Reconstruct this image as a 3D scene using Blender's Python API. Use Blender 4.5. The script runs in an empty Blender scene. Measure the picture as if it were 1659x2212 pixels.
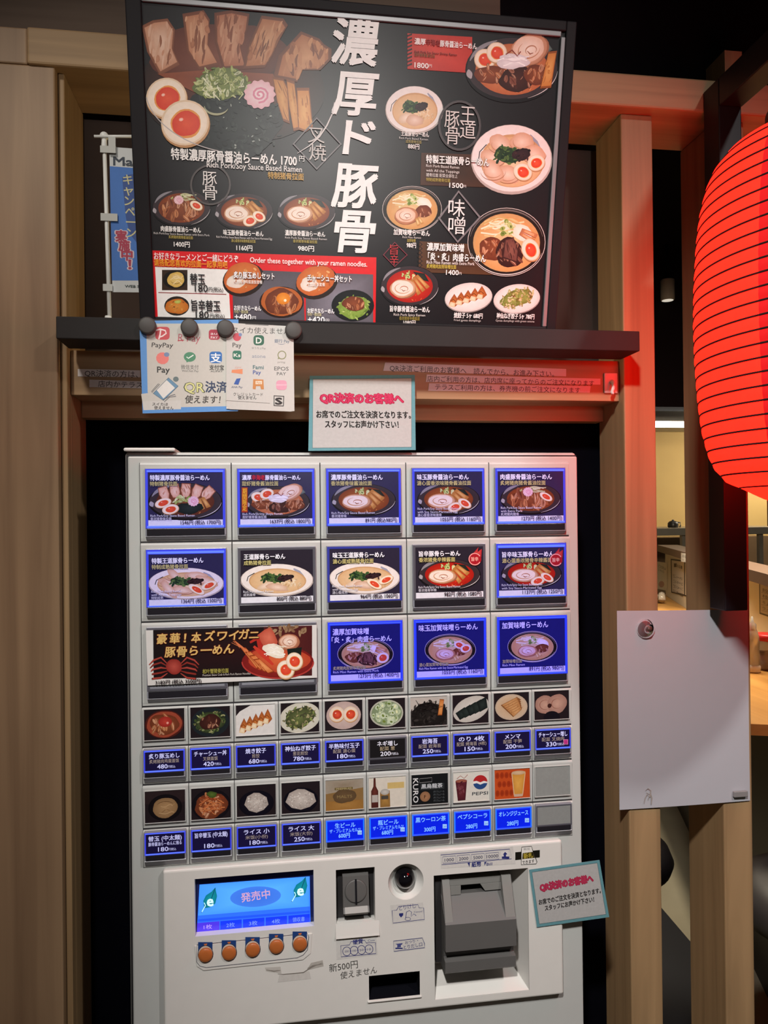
import bpy, bmesh, math, random
from mathutils import Vector, Matrix

# ------------------------------------------------------------------ camera, world, lights, exposure
sc = bpy.context.scene
COL = sc.collection
FPX, CW, CH = 1620.0, 1659.0, 2212.0
CAM = Vector((0.1677, -0.9766, 1.4334))
YAW, PIT, ROL = 0.1448, 0.0036, -0.0111
_f = Vector((math.sin(YAW)*math.cos(PIT), math.cos(YAW)*math.cos(PIT), math.sin(PIT)))
_r = _f.cross(Vector((0, 0, 1))).normalized()
_u = _r.cross(_f)
RT = _r*math.cos(ROL) + _u*math.sin(ROL)
UP = -_r*math.sin(ROL) + _u*math.cos(ROL)
cd = bpy.data.cameras.new('camera')
cam = bpy.data.objects.new('camera', cd)
COL.objects.link(cam)
cd.sensor_fit = 'HORIZONTAL'
cd.sensor_width = 36.0
cd.lens = FPX/CW*36.0
cd.clip_start = 0.02
cam.matrix_world = Matrix(((RT.x, UP.x, -_f.x, CAM.x), (RT.y, UP.y, -_f.y, CAM.y), (RT.z, UP.z, -_f.z, CAM.z), (0, 0, 0, 1)))
sc.camera = cam

sc.view_settings.view_transform = 'Standard'
sc.view_settings.look = 'None'
sc.view_settings.gamma = 1.0
sc.view_settings.use_curve_mapping = False
sc.view_settings.exposure = 0.0

w = bpy.data.worlds.new('world')
sc.world = w
w.use_nodes = True
w.node_tree.nodes['Background'].inputs[0].default_value = (0.9, 0.78, 0.66, 1)
w.node_tree.nodes['Background'].inputs[1].default_value = 0.045


def aim(o, tgt):
    d = Vector(tgt) - o.location
    o.rotation_euler = d.to_track_quat('-Z', 'Y').to_euler()


def spot(name, loc, tgt, watts, col, size, blend, rad):
    l = bpy.data.lights.new(name, 'SPOT')
    l.energy = watts; l.color = col; l.spot_size = math.radians(size); l.spot_blend = blend
    l.shadow_soft_size = rad
    o = bpy.data.objects.new(name, l); COL.objects.link(o); o.location = loc; aim(o, tgt)
    return o


def area(name, loc, tgt, watts, col, sx, sy):
    l = bpy.data.lights.new(name, 'AREA')
    l.shape = 'RECTANGLE'; l.size = sx; l.size_y = sy; l.energy = watts; l.color = col
    o = bpy.data.objects.new(name, l); COL.objects.link(o); o.location = loc; aim(o, tgt)
    return o


spot('ceiling_spot_main', (-0.12, -1.5, 2.62), (0.60, 0.0, 1.03), 160, (1.0, 0.98, 0.95), 47, 1.0, 0.06)
spot('ceiling_spot_right', (1.15, -1.4, 2.70), (0.52, 0.0, 1.2), 66, (1.0, 0.98, 0.95), 54, 1.0, 0.045)
spot('left_panel_fill', (-0.45, -1.2, 2.68), (-0.12, 0.04, 1.68), 48, (1.0, 0.94, 0.86), 34, 1.0, 0.08)  # added wash to brighten the left wood panel, no lamp of the place
spot('board_front_fill', (0.35, -2.3, 1.95), (0.30, 0.0, 2.0), 104, (1.0, 0.97, 0.92), 25, 1.0, 0.2)  # added frontal fill that lifts the menu board and shelf area
pl = bpy.data.lights.new('shelf_glow', 'POINT'); pl.energy = 1.0; pl.color = (1.0, 0.78, 0.42); pl.shadow_soft_size = 0.03
po = bpy.data.objects.new('shelf_glow', pl); COL.objects.link(po); po.location = (0.27, 0.1, 1.80)
area('kitchen_wall_fill', (3.4, 3.1, 2.0), (2.7, 3.6, 1.3), 30, (1.0, 0.9, 0.72), 0.8, 0.4)  # unseen fill set beside the gap to brighten the far wall
area('counter_fill', (1.45, 0.95, 2.0), (1.65, 1.25, 1.05), 30, (1.0, 0.88, 0.68), 0.5, 0.3)  # added fill over the counter, not a fitting of the restaurant
spot('partition_fill', (1.15, 1.3, 2.1), (1.75, 1.55, 1.13), 22, (1.0, 0.94, 0.8), 60, 0.7, 0.05)  # extra fill added to whiten the partition face
spot('dining_light', (1.25, 1.5, 2.55), (1.66, 1.74, 0.0), 190, (1.0, 0.9, 0.7), 40, 0.6, 0.05)


# ------------------------------------------------------------------ geometry helpers
def ray(px, py):
    return RT*((px-CW/2)/FPX) - UP*((py-CH/2)/FPX) + _f


def U(px, py, Y):
    """world point on the vertical plane y = Y that the photograph shows at this pixel"""
    d = ray(px, py)
    return CAM + d*((Y-CAM.y)/d.y)


class MB:
    """collects shapes (world coordinates) into one mesh"""
    def __init__(s):
        s.v = []; s.f = []; s.sm = []

    def add(s, vs, fs, smooth=False):
        n = len(s.v)
        s.v += [tuple(p) for p in vs]
        s.f += [tuple(i+n for i in q) for q in fs]
        s.sm += [smooth]*len(fs)
        return s

    def box(s, x0, x1, y0, y1, z0, z1, bev=0.0, M=None, seg=2):
        bm = bmesh.new()
        bmesh.ops.create_cube(bm, size=1.0)
        for v in bm.verts:
            v.co = Vector(((x0+x1)/2+v.co.x*(x1-x0), (y0+y1)/2+v.co.y*(y1-y0), (z0+z1)/2+v.co.z*(z1-z0)))
        if bev > 0:
            bmesh.ops.bevel(bm, geom=list(bm.edges), offset=bev, segments=seg, affect='EDGES', profile=0.5)
        if M is not None:
            bm.transform(M)
        bm.verts.index_update()
        s.add([v.co for v in bm.verts], [[v.index for v in f.verts] for f in bm.faces])
        bm.free()
        return s

    def prism(s, pts, axis_vec):
        """pts: 3-D loop; extruded by axis_vec"""
        n = len(pts); a = Vector(axis_vec)
        vs = [Vector(p) for p in pts] + [Vector(p)+a for p in pts]
        fs = [list(range(n))[::-1], list(range(n, 2*n))]
        for i in range(n):
            j = (i+1) % n
            fs.append([i, j, n+j, n+i])
        return s.add(vs, fs)

    def lathe(s, prof, c, n=48, axis='z', caps=True):
        """prof: list of (r, h); c: centre of the axis"""
        vs = []; fs = []
        for r, h in prof:
            for k in range(n):
                a = 2*math.pi*k/n
                x, y = r*math.cos(a), r*math.sin(a)
                if axis == 'z': vs.append((c[0]+x, c[1]+y, c[2]+h))
                elif axis == 'y': vs.append((c[0]+x, c[1]+h, c[2]+y))
                else: vs.append((c[0]+h, c[1]+x, c[2]+y))
        for i in range(len(prof)-1):
            for k in range(n):
                k2 = (k+1) % n
                fs.append([i*n+k, i*n+k2, (i+1)*n+k2, (i+1)*n+k])
        if caps:
            fs.append(list(range(n))[::-1]); fs.append([(len(prof)-1)*n+k for k in range(n)])
        if axis == 'y': fs = [f[::-1] for f in fs]
        return s.add(vs, fs, True)

    def tube(s, pts, r, n=10):
        pts = [Vector(p) for p in pts]
        vs = []; fs = []
        for i, p in enumerate(pts):
            t = (pts[min(i+1, len(pts)-1)]-pts[max(i-1, 0)]).normalized()
            a = t.cross(Vector((0, 0, 1)))
            if a.length < 1e-3: a = t.cross(Vector((0, 1, 0)))
            a.normalize(); b = t.cross(a)
            rr = r[i] if isinstance(r, (list, tuple)) else r
            for k in range(n):
                q = 2*math.pi*k/n
                vs.append(p + a*(rr*math.cos(q)) + b*(rr*math.sin(q)))
        for i in range(len(pts)-1):
            for k in range(n):
                k2 = (k+1) % n
                fs.append([i*n+k, i*n+k2, (i+1)*n+k2, (i+1)*n+k])
        fs.append(list(range(n))[::-1]); fs.append([(len(pts)-1)*n+k for k in range(n)])
        return s.add(vs, fs, True)

    def build(s, name, mat, parent=None):
        return make(name, s.v, s.f, mat, parent, s.sm)


ORG = {}


def tag(o, label=None, cat=None, group=None, kind=None):
    if label: o['label'] = label
    if cat: o['category'] = cat
    if group: o['group'] = group
    if kind: o['kind'] = kind
    return o


def thing(name, loc, label, cat, group=None):
    o = bpy.data.objects.new(name, None)
    COL.objects.link(o)
    o.location = loc; o.empty_display_size = 0.05
    ORG[o] = Vector(loc)
    return tag(o, label, cat, group)


def make(name, verts, faces, mat, parent=None, smooth=None, colors=None):
    if parent is None:
        lo = [min(p[i] for p in verts) for i in range(3)]; hi = [max(p[i] for p in verts) for i in range(3)]
        org = Vector(((lo[0]+hi[0])/2, (lo[1]+hi[1])/2, lo[2]))
    else:
        org = ORG[parent]
    me = bpy.data.meshes.new(name)
    me.from_pydata([(p[0]-org.x, p[1]-org.y, p[2]-org.z) for p in verts], [], faces)
    if smooth and any(smooth):
        me.polygons.foreach_set('use_smooth', smooth)
    me.materials.append(mat)
    if colors is not None:
        a = me.color_attributes.new('ink', 'FLOAT_COLOR', 'POINT')
        flat = []
        for c in colors: flat += [c[0], c[1], c[2], 1.0]
        a.data.foreach_set('color', flat)
    me.update()
    o = bpy.data.objects.new(name, me)
    COL.objects.link(o)
    if parent is None:
        o.location = org
    else:
        o.parent = parent
    ORG[o] = org
    return o


def structure(o):
    o['kind'] = 'structure'
    return o


# ------------------------------------------------------------------ materials
def lin(c):
    if isinstance(c, str):
        c = tuple(int(c[i:i+2], 16) for i in (0, 2, 4))
    return tuple(((x/255.0)/12.92 if x <= 10 else (((x/255.0)+0.055)/1.055)**2.4) for x in c)


MATS = {}


def mat(name, col, rough=0.5, metal=0.0, emit=None, es=0.0, trans=0.0, coat=0.0, noise=0.06, nscale=40.0, spec=0.5, bump=0.0, ior=1.45, alpha=1.0):
    if name in MATS: return MATS[name]
    m = bpy.data.materials.new(name); m.use_nodes = True
    nt = m.node_tree; b = nt.nodes['Principled BSDF']
    c = lin(col)
    if noise > 0:
        tc = nt.nodes.new('ShaderNodeTexCoord')
        nz = nt.nodes.new('ShaderNodeTexNoise'); nz.inputs['Scale'].default_value = nscale; nz.inputs['Detail'].default_value = 4
        mx = nt.nodes.new('ShaderNodeMixRGB')
        mx.inputs[1].default_value = tuple(x*(1-noise) for x in c)+(1,)
        mx.inputs[2].default_value = tuple(min(1, x*(1+noise)) for x in c)+(1,)
        nt.links.new(tc.outputs['Object'], nz.inputs['Vector'])
        nt.links.new(nz.outputs['Fac'], mx.inputs[0])
        nt.links.new(mx.outputs[0], b.inputs['Base Color'])
        if bump > 0:
            bp = nt.nodes.new('ShaderNodeBump'); bp.inputs['Strength'].default_value = bump; bp.inputs['Distance'].default_value = 0.002
            nt.links.new(nz.outputs['Fac'], bp.inputs['Height']); nt.links.new(bp.outputs[0], b.inputs['Normal'])
    else:
        b.inputs['Base Color'].default_value = c+(1,)
    b.inputs['Roughness'].default_value = rough
    b.inputs['Metallic'].default_value = metal
    b.inputs['Transmission Weight'].default_value = trans
    b.inputs['Coat Weight'].default_value = coat
    b.inputs['Coat Roughness'].default_value = 0.06
    b.inputs['Specular IOR Level'].default_value = spec
    b.inputs['IOR'].default_value = ior
    b.inputs['Alpha'].default_value = alpha
    if emit is not None:
        b.inputs['Emission Color'].default_value = (lin(emit) if not isinstance(emit[0], float) else tuple(emit))+(1,)
        b.inputs['Emission Strength'].default_value = es
    MATS[name] = m
    return m


def ink(name, rough=0.45, coat=0.0, tint=None, es=0.0, refl=1.0, noise=0.10, nscale=260.0, spec=0.4):
    """printed paper or film: the ink colours of the drawing, optionally lit from behind by a coloured lamp"""
    if name in MATS: return MATS[name]
    m = bpy.data.materials.new(name); m.use_nodes = True
    nt = m.node_tree; b = nt.nodes['Principled BSDF']
    at = nt.nodes.new('ShaderNodeAttribute'); at.attribute_name = 'ink'
    tc = nt.nodes.new('ShaderNodeTexCoord')
    nz = nt.nodes.new('ShaderNodeTexNoise'); nz.inputs['Scale'].default_value = nscale; nz.inputs['Detail'].default_value = 3
    mr = nt.nodes.new('ShaderNodeMapRange'); mr.inputs['To Min'].default_value = 1-noise; mr.inputs['To Max'].default_value = 1+noise
    vm = nt.nodes.new('ShaderNodeVectorMath'); vm.operation = 'SCALE'
    nt.links.new(tc.outputs['Object'], nz.inputs['Vector']); nt.links.new(nz.outputs['Fac'], mr.inputs['Value'])
    nt.links.new(at.outputs['Color'], vm.inputs[0]); nt.links.new(mr.outputs[0], vm.inputs['Scale'])
    rf = nt.nodes.new('ShaderNodeVectorMath'); rf.operation = 'SCALE'; rf.inputs['Scale'].default_value = refl
    nt.links.new(vm.outputs[0], rf.inputs[0]); nt.links.new(rf.outputs[0], b.inputs['Base Color'])
    b.inputs['Roughness'].default_value = rough; b.inputs['Coat Weight'].default_value = coat; b.inputs['Coat Roughness'].default_value = 0.05
    b.inputs['Specular IOR Level'].default_value = spec
    if tint is not None:
        mu = nt.nodes.new('ShaderNodeVectorMath'); mu.operation = 'MULTIPLY'; mu.inputs[1].default_value = tint
        nt.links.new(vm.outputs[0], mu.inputs[0]); nt.links.new(mu.outputs[0], b.inputs['Emission Color'])
        b.inputs['Emission Strength'].default_value = es
    MATS[name] = m
    return m


def wood(name, c1, c2, axis='z', rough=0.55, scale=1.0, spec=0.3):
    if name in MATS: return MATS[name]
    m = bpy.data.materials.new(name); m.use_nodes = True
    nt = m.node_tree; b = nt.nodes['Principled BSDF']
    tc = nt.nodes.new('ShaderNodeTexCoord'); mp = nt.nodes.new('ShaderNodeMapping')
    s = [38*scale]*3; s['xyz'.index(axis)] = 1.6*scale
    mp.inputs['Scale'].default_value = s
    nz = nt.nodes.new('ShaderNodeTexNoise'); nz.inputs['Scale'].default_value = 1.0; nz.inputs['Detail'].default_value = 8; nz.inputs['Distortion'].default_value = 0.8
    n2 = nt.nodes.new('ShaderNodeTexNoise'); n2.inputs['Scale'].default_value = 3.0; n2.inputs['Detail'].default_value = 3
    ad = nt.nodes.new('ShaderNodeMath'); ad.operation = 'MULTIPLY_ADD'; ad.inputs[1].default_value = 0.45
    cr = nt.nodes.new('ShaderNodeValToRGB')
    cr.color_ramp.elements[0].position = 0.42; cr.color_ramp.elements[0].color = lin(c1)+(1,)
    cr.color_ramp.elements[1].position = 0.98; cr.color_ramp.elements[1].color = lin(c2)+(1,)
    nt.links.new(tc.outputs['Object'], mp.inputs['Vector']); nt.links.new(mp.outputs[0], nz.inputs['Vector'])
    nt.links.new(tc.outputs['Object'], n2.inputs['Vector'])
    nt.links.new(n2.outputs['Fac'], ad.inputs[0]); nt.links.new(nz.outputs['Fac'], ad.inputs[2])
    nt.links.new(ad.outputs[0], cr.inputs['Fac']); nt.links.new(cr.outputs[0], b.inputs['Base Color'])
    bp = nt.nodes.new('ShaderNodeBump'); bp.inputs['Strength'].default_value = 0.12; bp.inputs['Distance'].default_value = 0.001
    nt.links.new(nz.outputs['Fac'], bp.inputs['Height']); nt.links.new(bp.outputs[0], b.inputs['Normal'])
    b.inputs['Roughness'].default_value = rough; b.inputs['Specular IOR Level'].default_value = spec
    MATS[name] = m
    return m


# ------------------------------------------------------------------ printed drawings
GL = {}


def glyphs(s, off):
    k = (s, off)
    if k in GL: return GL[k]
    cu = bpy.data.curves.new('lettering', 'FONT')
    cu.body = s; cu.size = 1.0; cu.resolution_u = 2; cu.fill_mode = 'FRONT'
    o = bpy.data.objects.new('lettering', cu)
    COL.objects.link(o)
    dg = bpy.context.evaluated_depsgraph_get(); dg.update()
    me = bpy.data.meshes.new_from_object(o.evaluated_get(dg))
    vs = [(v.co.x, v.co.y) for v in me.vertices]; fs = [tuple(p.vertices) for p in me.polygons]
    bpy.data.objects.remove(o); bpy.data.curves.remove(cu); bpy.data.meshes.remove(me)
    GL[k] = (vs, fs)
    return GL[k]


def mixc(a, b, t):
    return [int(int(a[i:i+2], 16)*(1-t)+int(b[i:i+2], 16)*t) for i in (0, 2, 4)]


class Plane:
    def __init__(s, O, u, v):
        s.O = Vector(O); s.u = Vector(u).normalized(); s.v = Vector(v).normalized(); s.n = s.u.cross(s.v)

    def at(s, px, py):
        d = ray(px, py)
        t = (s.O-CAM).dot(s.n)/d.dot(s.n)
        X = CAM + d*t - s.O
        return X.dot(s.u), X.dot(s.v)

    def W(s, a, b, h=0.0):
        return s.O + s.u*a + s.v*b + s.n*h


def front(Y):
    return Plane((0, Y, 1.5), (1, 0, 0), (0, 0, 1))


class Print:
    """ink on a flat sheet; coordinates are photograph pixels measured on that sheet"""
    def __init__(s, plane, h=0.0002, dh=0.000004):
        s.P = plane; s.V = []; s.F = []; s.C = []; s.h = h; s.dh = dh; s.rnd = random.Random(7)

    def _put(s, pts, faces, cols):
        n = len(s.V)
        for (x, y) in pts:
            a, b = s.P.at(x, y)
            s.V.append(s.P.W(a, b, s.h))
        s.F += [tuple(i+n for i in q) for q in faces]
        s.C += cols
        s.h += s.dh

    def poly(s, pts, col, col2=None):
        c = lin(col)
        if col2 is None:
            s._put(pts, [tuple(range(len(pts)))], [c]*len(pts)); return
        n = len(pts)
        cx = sum(p[0] for p in pts)/n; cy = sum(p[1] for p in pts)/n
        s._put(list(pts)+[(cx, cy)], [(i, (i+1) % n, n) for i in range(n)], [c]*n+[lin(col2)])

    def quad(s, x0, y0, x1, y1, col):
        s.poly([(x0, y0), (x1, y0), (x1, y1), (x0, y1)], col)

    def ell(s, cx, cy, rx, ry, col, col2=None, rot=0.0, n=28, wob=0.0, a0=0.0, lobes=None):
        ca, sa = math.cos(rot), math.sin(rot)
        pts = []
        ph = [s.rnd.uniform(0, 6.28) for _ in range(4)]
        for k in range(n):
            a = 2*math.pi*k/n
            r = 1.0
            if wob: r += wob*(math.sin(2*a+ph[0])*0.5+math.sin(3*a+ph[1])*0.4+math.sin(5*a+ph[2])*0.3+math.sin(8*a+ph[3])*0.2)
            if lobes: r += lobes[1]*math.cos(lobes[0]*a)
            x, y = rx*r*math.cos(a), ry*r*math.sin(a)
            pts.append((cx+x*ca-y*sa, cy+x*sa+y*ca))
        s.poly(pts, col, col2 or col)

    def line(s, pts, w, col, taper=False, closed=False):
        n = len(pts); c = lin(col); L = []; R = []
        for i, p in enumerate(pts):
            if closed: a, b = pts[(i-1) % n], pts[(i+1) % n]
            else: a, b = pts[max(i-1, 0)], pts[min(i+1, n-1)]
            dx, dy = b[0]-a[0], b[1]-a[1]; d = math.hypot(dx, dy) or 1
            ww = w/2
            if taper: ww *= 0.15+0.85*math.sin(math.pi*(i+0.3)/(n-0.4))
            L.append((p[0]-dy/d*ww, p[1]+dx/d*ww)); R.append((p[0]+dy/d*ww, p[1]-dx/d*ww))
        fs = [(i, i+1, n+i+1, n+i) for i in range(n-1)]
        if closed: fs.append((n-1, 0, n, 2*n-1))
        s._put(L+R, fs, [c]*(2*n))

    def arc(s, cx, cy, rx, ry, a0, a1, w, col, n=20, taper=True, rot=0.0):
        ca, sa = math.cos(rot), math.sin(rot)
        pts = []
        for k in range(n+1):
            a = math.radians(a0+(a1-a0)*k/n)
            x, y = rx*math.cos(a), ry*math.sin(a)
            pts.append((cx+x*ca-y*sa, cy+x*sa+y*ca))
        s.line(pts, w, col, taper)

    def frame(s, pts, w, col):
        s.line(pts, w, col, closed=True)

    def text(s, t, x, y, hpx, col, wpx=None, bold=0.0, align='l', skew=0.0, vertical=False, rot=0.0, outline=None):
        """x, y: left (or centre / right) end and middle height of the line; hpx: height of a capital em"""
        if vertical:
            for i, ch in enumerate(t):
                s.text(ch, x, y+i*hpx*1.02, hpx, col, wpx, bold, 'c', skew, outline=outline)
            return
        if outline:
            s.text(t, x, y, hpx, outline[0], wpx, bold+outline[1], align, skew, rot=rot)
        vs, fs = glyphs(t, 0)
        if not vs: return
        x0 = min(v[0] for v in vs); x1 = max(v[0] for v in vs)
        o = s.P.at(x, y); e = s.P.at(x, y-10); r = s.P.at(x+10, y)
        mv = math.hypot(e[0]-o[0], e[1]-o[1])/10; mh = math.hypot(r[0]-o[0], r[1]-o[1])/10
        sy = hpx*mv*1.08
        sx = sy if wpx is None else wpx*mh/max(x1-x0, 1e-6)
        sh = {'l': x0, 'c': (x0+x1)/2, 'r': x1}[align]
        cr, sr = math.cos(rot), math.sin(rot)
        c = lin(col)
        # heavier weights: the strokes are struck several times, slightly moved
        if bold <= 0 or hpx < 7: moves = [(0, 0)]
        elif bold < 0.035: moves = [(bold*q, bold*w_) for q, w_ in ((-.8, -.8), (.8, -.8), (.8, .8), (-.8, .8))]
        else: moves = [(bold*math.cos(k*math.pi/4), bold*math.sin(k*math.pi/4)) for k in range(8)]+[(0, 0)]
        for da, db in moves:
            n = len(s.V)
            for (a, b) in vs:
                bb = (b+db-0.37)*sy; aa = (a-sh)*sx + da*sy + skew*bb
                s.V.append(s.P.W(o[0]+aa*cr-bb*sr, o[1]+aa*sr+bb*cr, s.h))
            s.F += [tuple(i+n for i in q) for q in fs]
            s.C += [c]*len(vs)
            s.h += s.dh

    def build(s, name, m, parent=None):
        return make(name, s.V, s.F, m, parent, None, s.C)

    # -------------------------------------------------- pictures of food
    def specks(s, cx, cy, rx, ry, n, size, pal, rot=0.0, flat=0.6, seed=1):
        R = random.Random(seed)
        for i in range(n):
            a = R.uniform(0, 6.283); r = math.sqrt(R.random())
            x, y = rx*r*math.cos(a), ry*r*math.sin(a)
            x, y = x*math.cos(rot)-y*math.sin(rot), x*math.sin(rot)+y*math.cos(rot)
            z = size*R.uniform(0.6, 1.4)
            s.ell(cx+x, cy+y, z, z*flat*R.uniform(0.5, 1.1), R.choice(pal), R.choice(pal), R.uniform(0, 3.1), 7, 0.2)

    def rings(s, cx, cy, rx, ry, n, size, seed=2, pal=('9fb25a', 'c8d08a', '7d9442', 'b7c477')):
        R = random.Random(seed)
        for i in range(n):
            a = R.uniform(0, 6.283); r = math.sqrt(R.random())
            x, y = cx+rx*r*math.cos(a), cy+ry*r*math.sin(a)
            z = size*R.uniform(0.6, 1.3); t = R.uniform(0.45, 0.9)
            s.ell(x, y, z, z*t, R.choice(pal), None, R.uniform(0, 3.1), 9)
            s.ell(x, y, z*0.5, z*0.4*t, R.choice(('5f7332', '6d8038', 'dfe3b0')), None, R.uniform(0, 3.1), 7)

    def egg(s, cx, cy, rx, ry, rot=0.0, yolk='d8402c', white='f0dfcb'):
        s.ell(cx+rx*0.03, cy+ry*0.09, rx*1.02, ry*1.02, 'b98a5c', None, rot)
        s.ell(cx, cy, rx, ry, 'e2c8a8', white, rot)
        s.ell(cx, cy, rx*0.92, ry*0.92, white, 'fff2e4', rot)
        s.ell(cx+rx*0.04, cy+ry*0.04, rx*0.64, ry*0.64, 'e79a4e', None, rot, 22, 0.04)
        s.ell(cx+rx*0.04, cy+ry*0.04, rx*0.57, ry*0.57, yolk, 'e4593a', rot, 22, 0.05)
        s.ell(cx-rx*0.16, cy-ry*0.14, rx*0.1, ry*0.08, 'f3a48c', 'ffd9cc', rot, 8)

    def slab(s, pts, base, dark, light, n=6, seed=3):
        """a slice of meat: outline, long fibres of fat and lean"""
        s.poly(pts, dark, base)
        R = random.Random(seed)
        k = len(pts)
        cx = sum(p[0] for p in pts)/k; cy = sum(p[1] for p in pts)/k
        s.poly([(cx+(p[0]-cx)*0.86, cy+(p[1]-cy)*0.88) for p in pts], base, light)
        top = min(pts, key=lambda p: p[1]); bot = max(pts, key=lambda p: p[1])
        ax, ay = bot[0]-top[0], bot[1]-top[1]; L = math.hypot(ax, ay) or 1
        nx, ny = -ay/L, ax/L
        wd = max(abs((p[0]-cx)*nx+(p[1]-cy)*ny) for p in pts)
        def inside(x, y, q=0.93):
            x, y = cx+(x-cx)/q, cy+(y-cy)/q
            c = False
            for i in range(k):
                (xa, ya), (xb, yb) = pts[i], pts[i-1]
                if (ya > y) != (yb > y) and x < (xb-xa)*(y-ya)/(yb-ya)+xa: c = not c
            return c
        size = math.sqrt(wd*L)
        for i in range(int(n*4)):
            x, y = cx+R.uniform(-1, 1)*size, cy+R.uniform(-1, 1)*size
            if inside(x, y, 0.84):
                z = size*R.uniform(0.03, 0.08)
                s.ell(x, y, z*R.uniform(1.2, 2.6), z, '%02x%02x%02x' % tuple(mixc(base, R.choice([light, dark]), R.uniform(.15, .5))), base, math.atan2(ay, ax)+R.uniform(-.3, .3), 9, .2)
        for i in range(n*2):
            o = R.uniform(-0.9, 0.9)*wd; t0 = R.uniform(-0.46, 0.2); t1 = t0+R.uniform(0.18, 0.4)
            P = []
            for q in range(6):
                t = t0+(t1-t0)*q/5
                wv = math.sin(q*0.7+i)*wd*0.04
                x, y = cx+ax*t+nx*(o+wv), cy+ay*t+ny*(o+wv)
                if inside(x, y): P.append((x, y))
            if len(P) >= 3:
                s.line(P, wd*R.uniform(0.05, 0.15), '%02x%02x%02x' % tuple(mixc(base, R.choice([dark, light, light]), R.uniform(.4, .85))), True)

    def chashu(s, cx, cy, rx, ry, base='ecd3bd', edge='c9966f', rot=0.0):
        s.ell(cx+rx*.03, cy+ry*.06, rx*1.04, ry*1.04, 'a0674a', None, rot, 26, 0.05)
        s.ell(cx, cy, rx, ry, edge, base, rot, 26, 0.05)
        s.ell(cx-rx*.04, cy-ry*.03, rx*.86, ry*.84, base, 'f6e6d8', rot, 26, 0.06)
        s.arc(cx, cy, rx*.6, ry*.55, 20, 250, rx*.07, edge, 16, True, rot)
        s.arc(cx+rx*.1, cy+ry*.05, rx*.3, ry*.28, 150, 420, rx*.07, 'b98468', 14, True, rot)
        s.line([(cx-rx*.1, cy+ry*.1), (cx+rx*.05, cy+ry*.3), (cx+rx*.22, cy+ry*.22)], rx*.08, '9a5d45', True)

    def meatpile(s, cx, cy, rx, ry, n=22, seed=5, dark=False):
        R = random.Random(seed)
        pal = ['8a4a2c', 'a8623c', 'bf7d52', '6b3420', 'c99270', '94553a'] if not dark else ['4a2620', '6b3a30', '83503f', '361a17', '9a6a55', '5a2f28']
        s.ell(cx, cy, rx, ry, pal[3], pal[0], 0, 26, 0.1)
        for i in range(n):
            a = R.uniform(0, 6.283); r = math.sqrt(R.random())*0.85
            x, y = cx+rx*r*math.cos(a), cy+ry*r*math.sin(a)
            L = rx*R.uniform(0.16, 0.34); an = R.uniform(0.7, 2.2)
            s.ell(x, y, L, L*R.uniform(0.3, 0.5), R.choice(pal), R.choice(pal), an, 12, 0.15)
            s.line([(x-L*.7*math.cos(an), y-L*.7*math.sin(an)), (x+L*.1, y), (x+L*.7*math.cos(an), y+L*.7*math.sin(an))], L*.14, R.choice(['e0b896', '5a2a1a', 'd8a37c']), True)

    def menma(s, x0, y0, x1, y1, w, n=3, c=('c98f4e', 'ddae70', 'b0763a')):
        dx, dy = x1-x0, y1-y0; L = math.hypot(dx, dy) or 1
        nx, ny = -dy/L, dx/L
        for i in range(n):
            o = (i-(n-1)/2)*w*1.05
            a = (x0+nx*o, y0+ny*o); b = (x1+nx*o*1.6, y1+ny*o*1.6)
            q = [(a[0]-nx*w*.5, a[1]-ny*w*.5), (a[0]+nx*w*.5, a[1]+ny*w*.5), (b[0]+nx*w*.62, b[1]+ny*w*.62), (b[0]-nx*w*.62, b[1]-ny*w*.62)]
            s.poly(q, c[2], c[0])
            s.poly([((q[0][0]*4+q[2][0])/5, (q[0][1]*4+q[2][1])/5), ((q[1][0]*4+q[3][0])/5, (q[1][1]*4+q[3][1])/5), ((q[2][0]*5+q[0][0])/6, (q[2][1]*5+q[0][1])/6), ((q[3][0]*4+q[1][0])/5, (q[3][1]*4+q[1][1])/5)], c[0], c[1])

    def noodles(s, cx, cy, rx, ry, n=12, w=2.0, pal=('e8cf96', 'd9b877', 'f0dcae', 'c9a463'), seed=4):
        R = random.Random(seed)
        for i in range(n):
            y = cy+ry*R.uniform(-.8, .8); ph = R.uniform(0, 6)
            x0 = cx-rx*R.uniform(.4, .95); x1 = cx+rx*R.uniform(.3, .95)
            s.line([(x0+(x1-x0)*k/7, y+ry*.22*math.sin(k*.9+ph)-ry*.25*math.sin(math.pi*k/7)) for k in range(8)], w, R.choice(pal))

    def naruto(s, cx, cy, r):
        s.ell(cx, cy, r, r*.92, 'e6b4bd', 'f7e6e8', 0, 66, 0, 0, (13, 0.06))
        s.line([(cx+r*.06*k*.38*math.cos(k*.62)*1.15, cy+r*.06*k*.36*math.sin(k*.62)*1.1) for k in range(2, 24)], r*.13, 'dc86a0')

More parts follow.
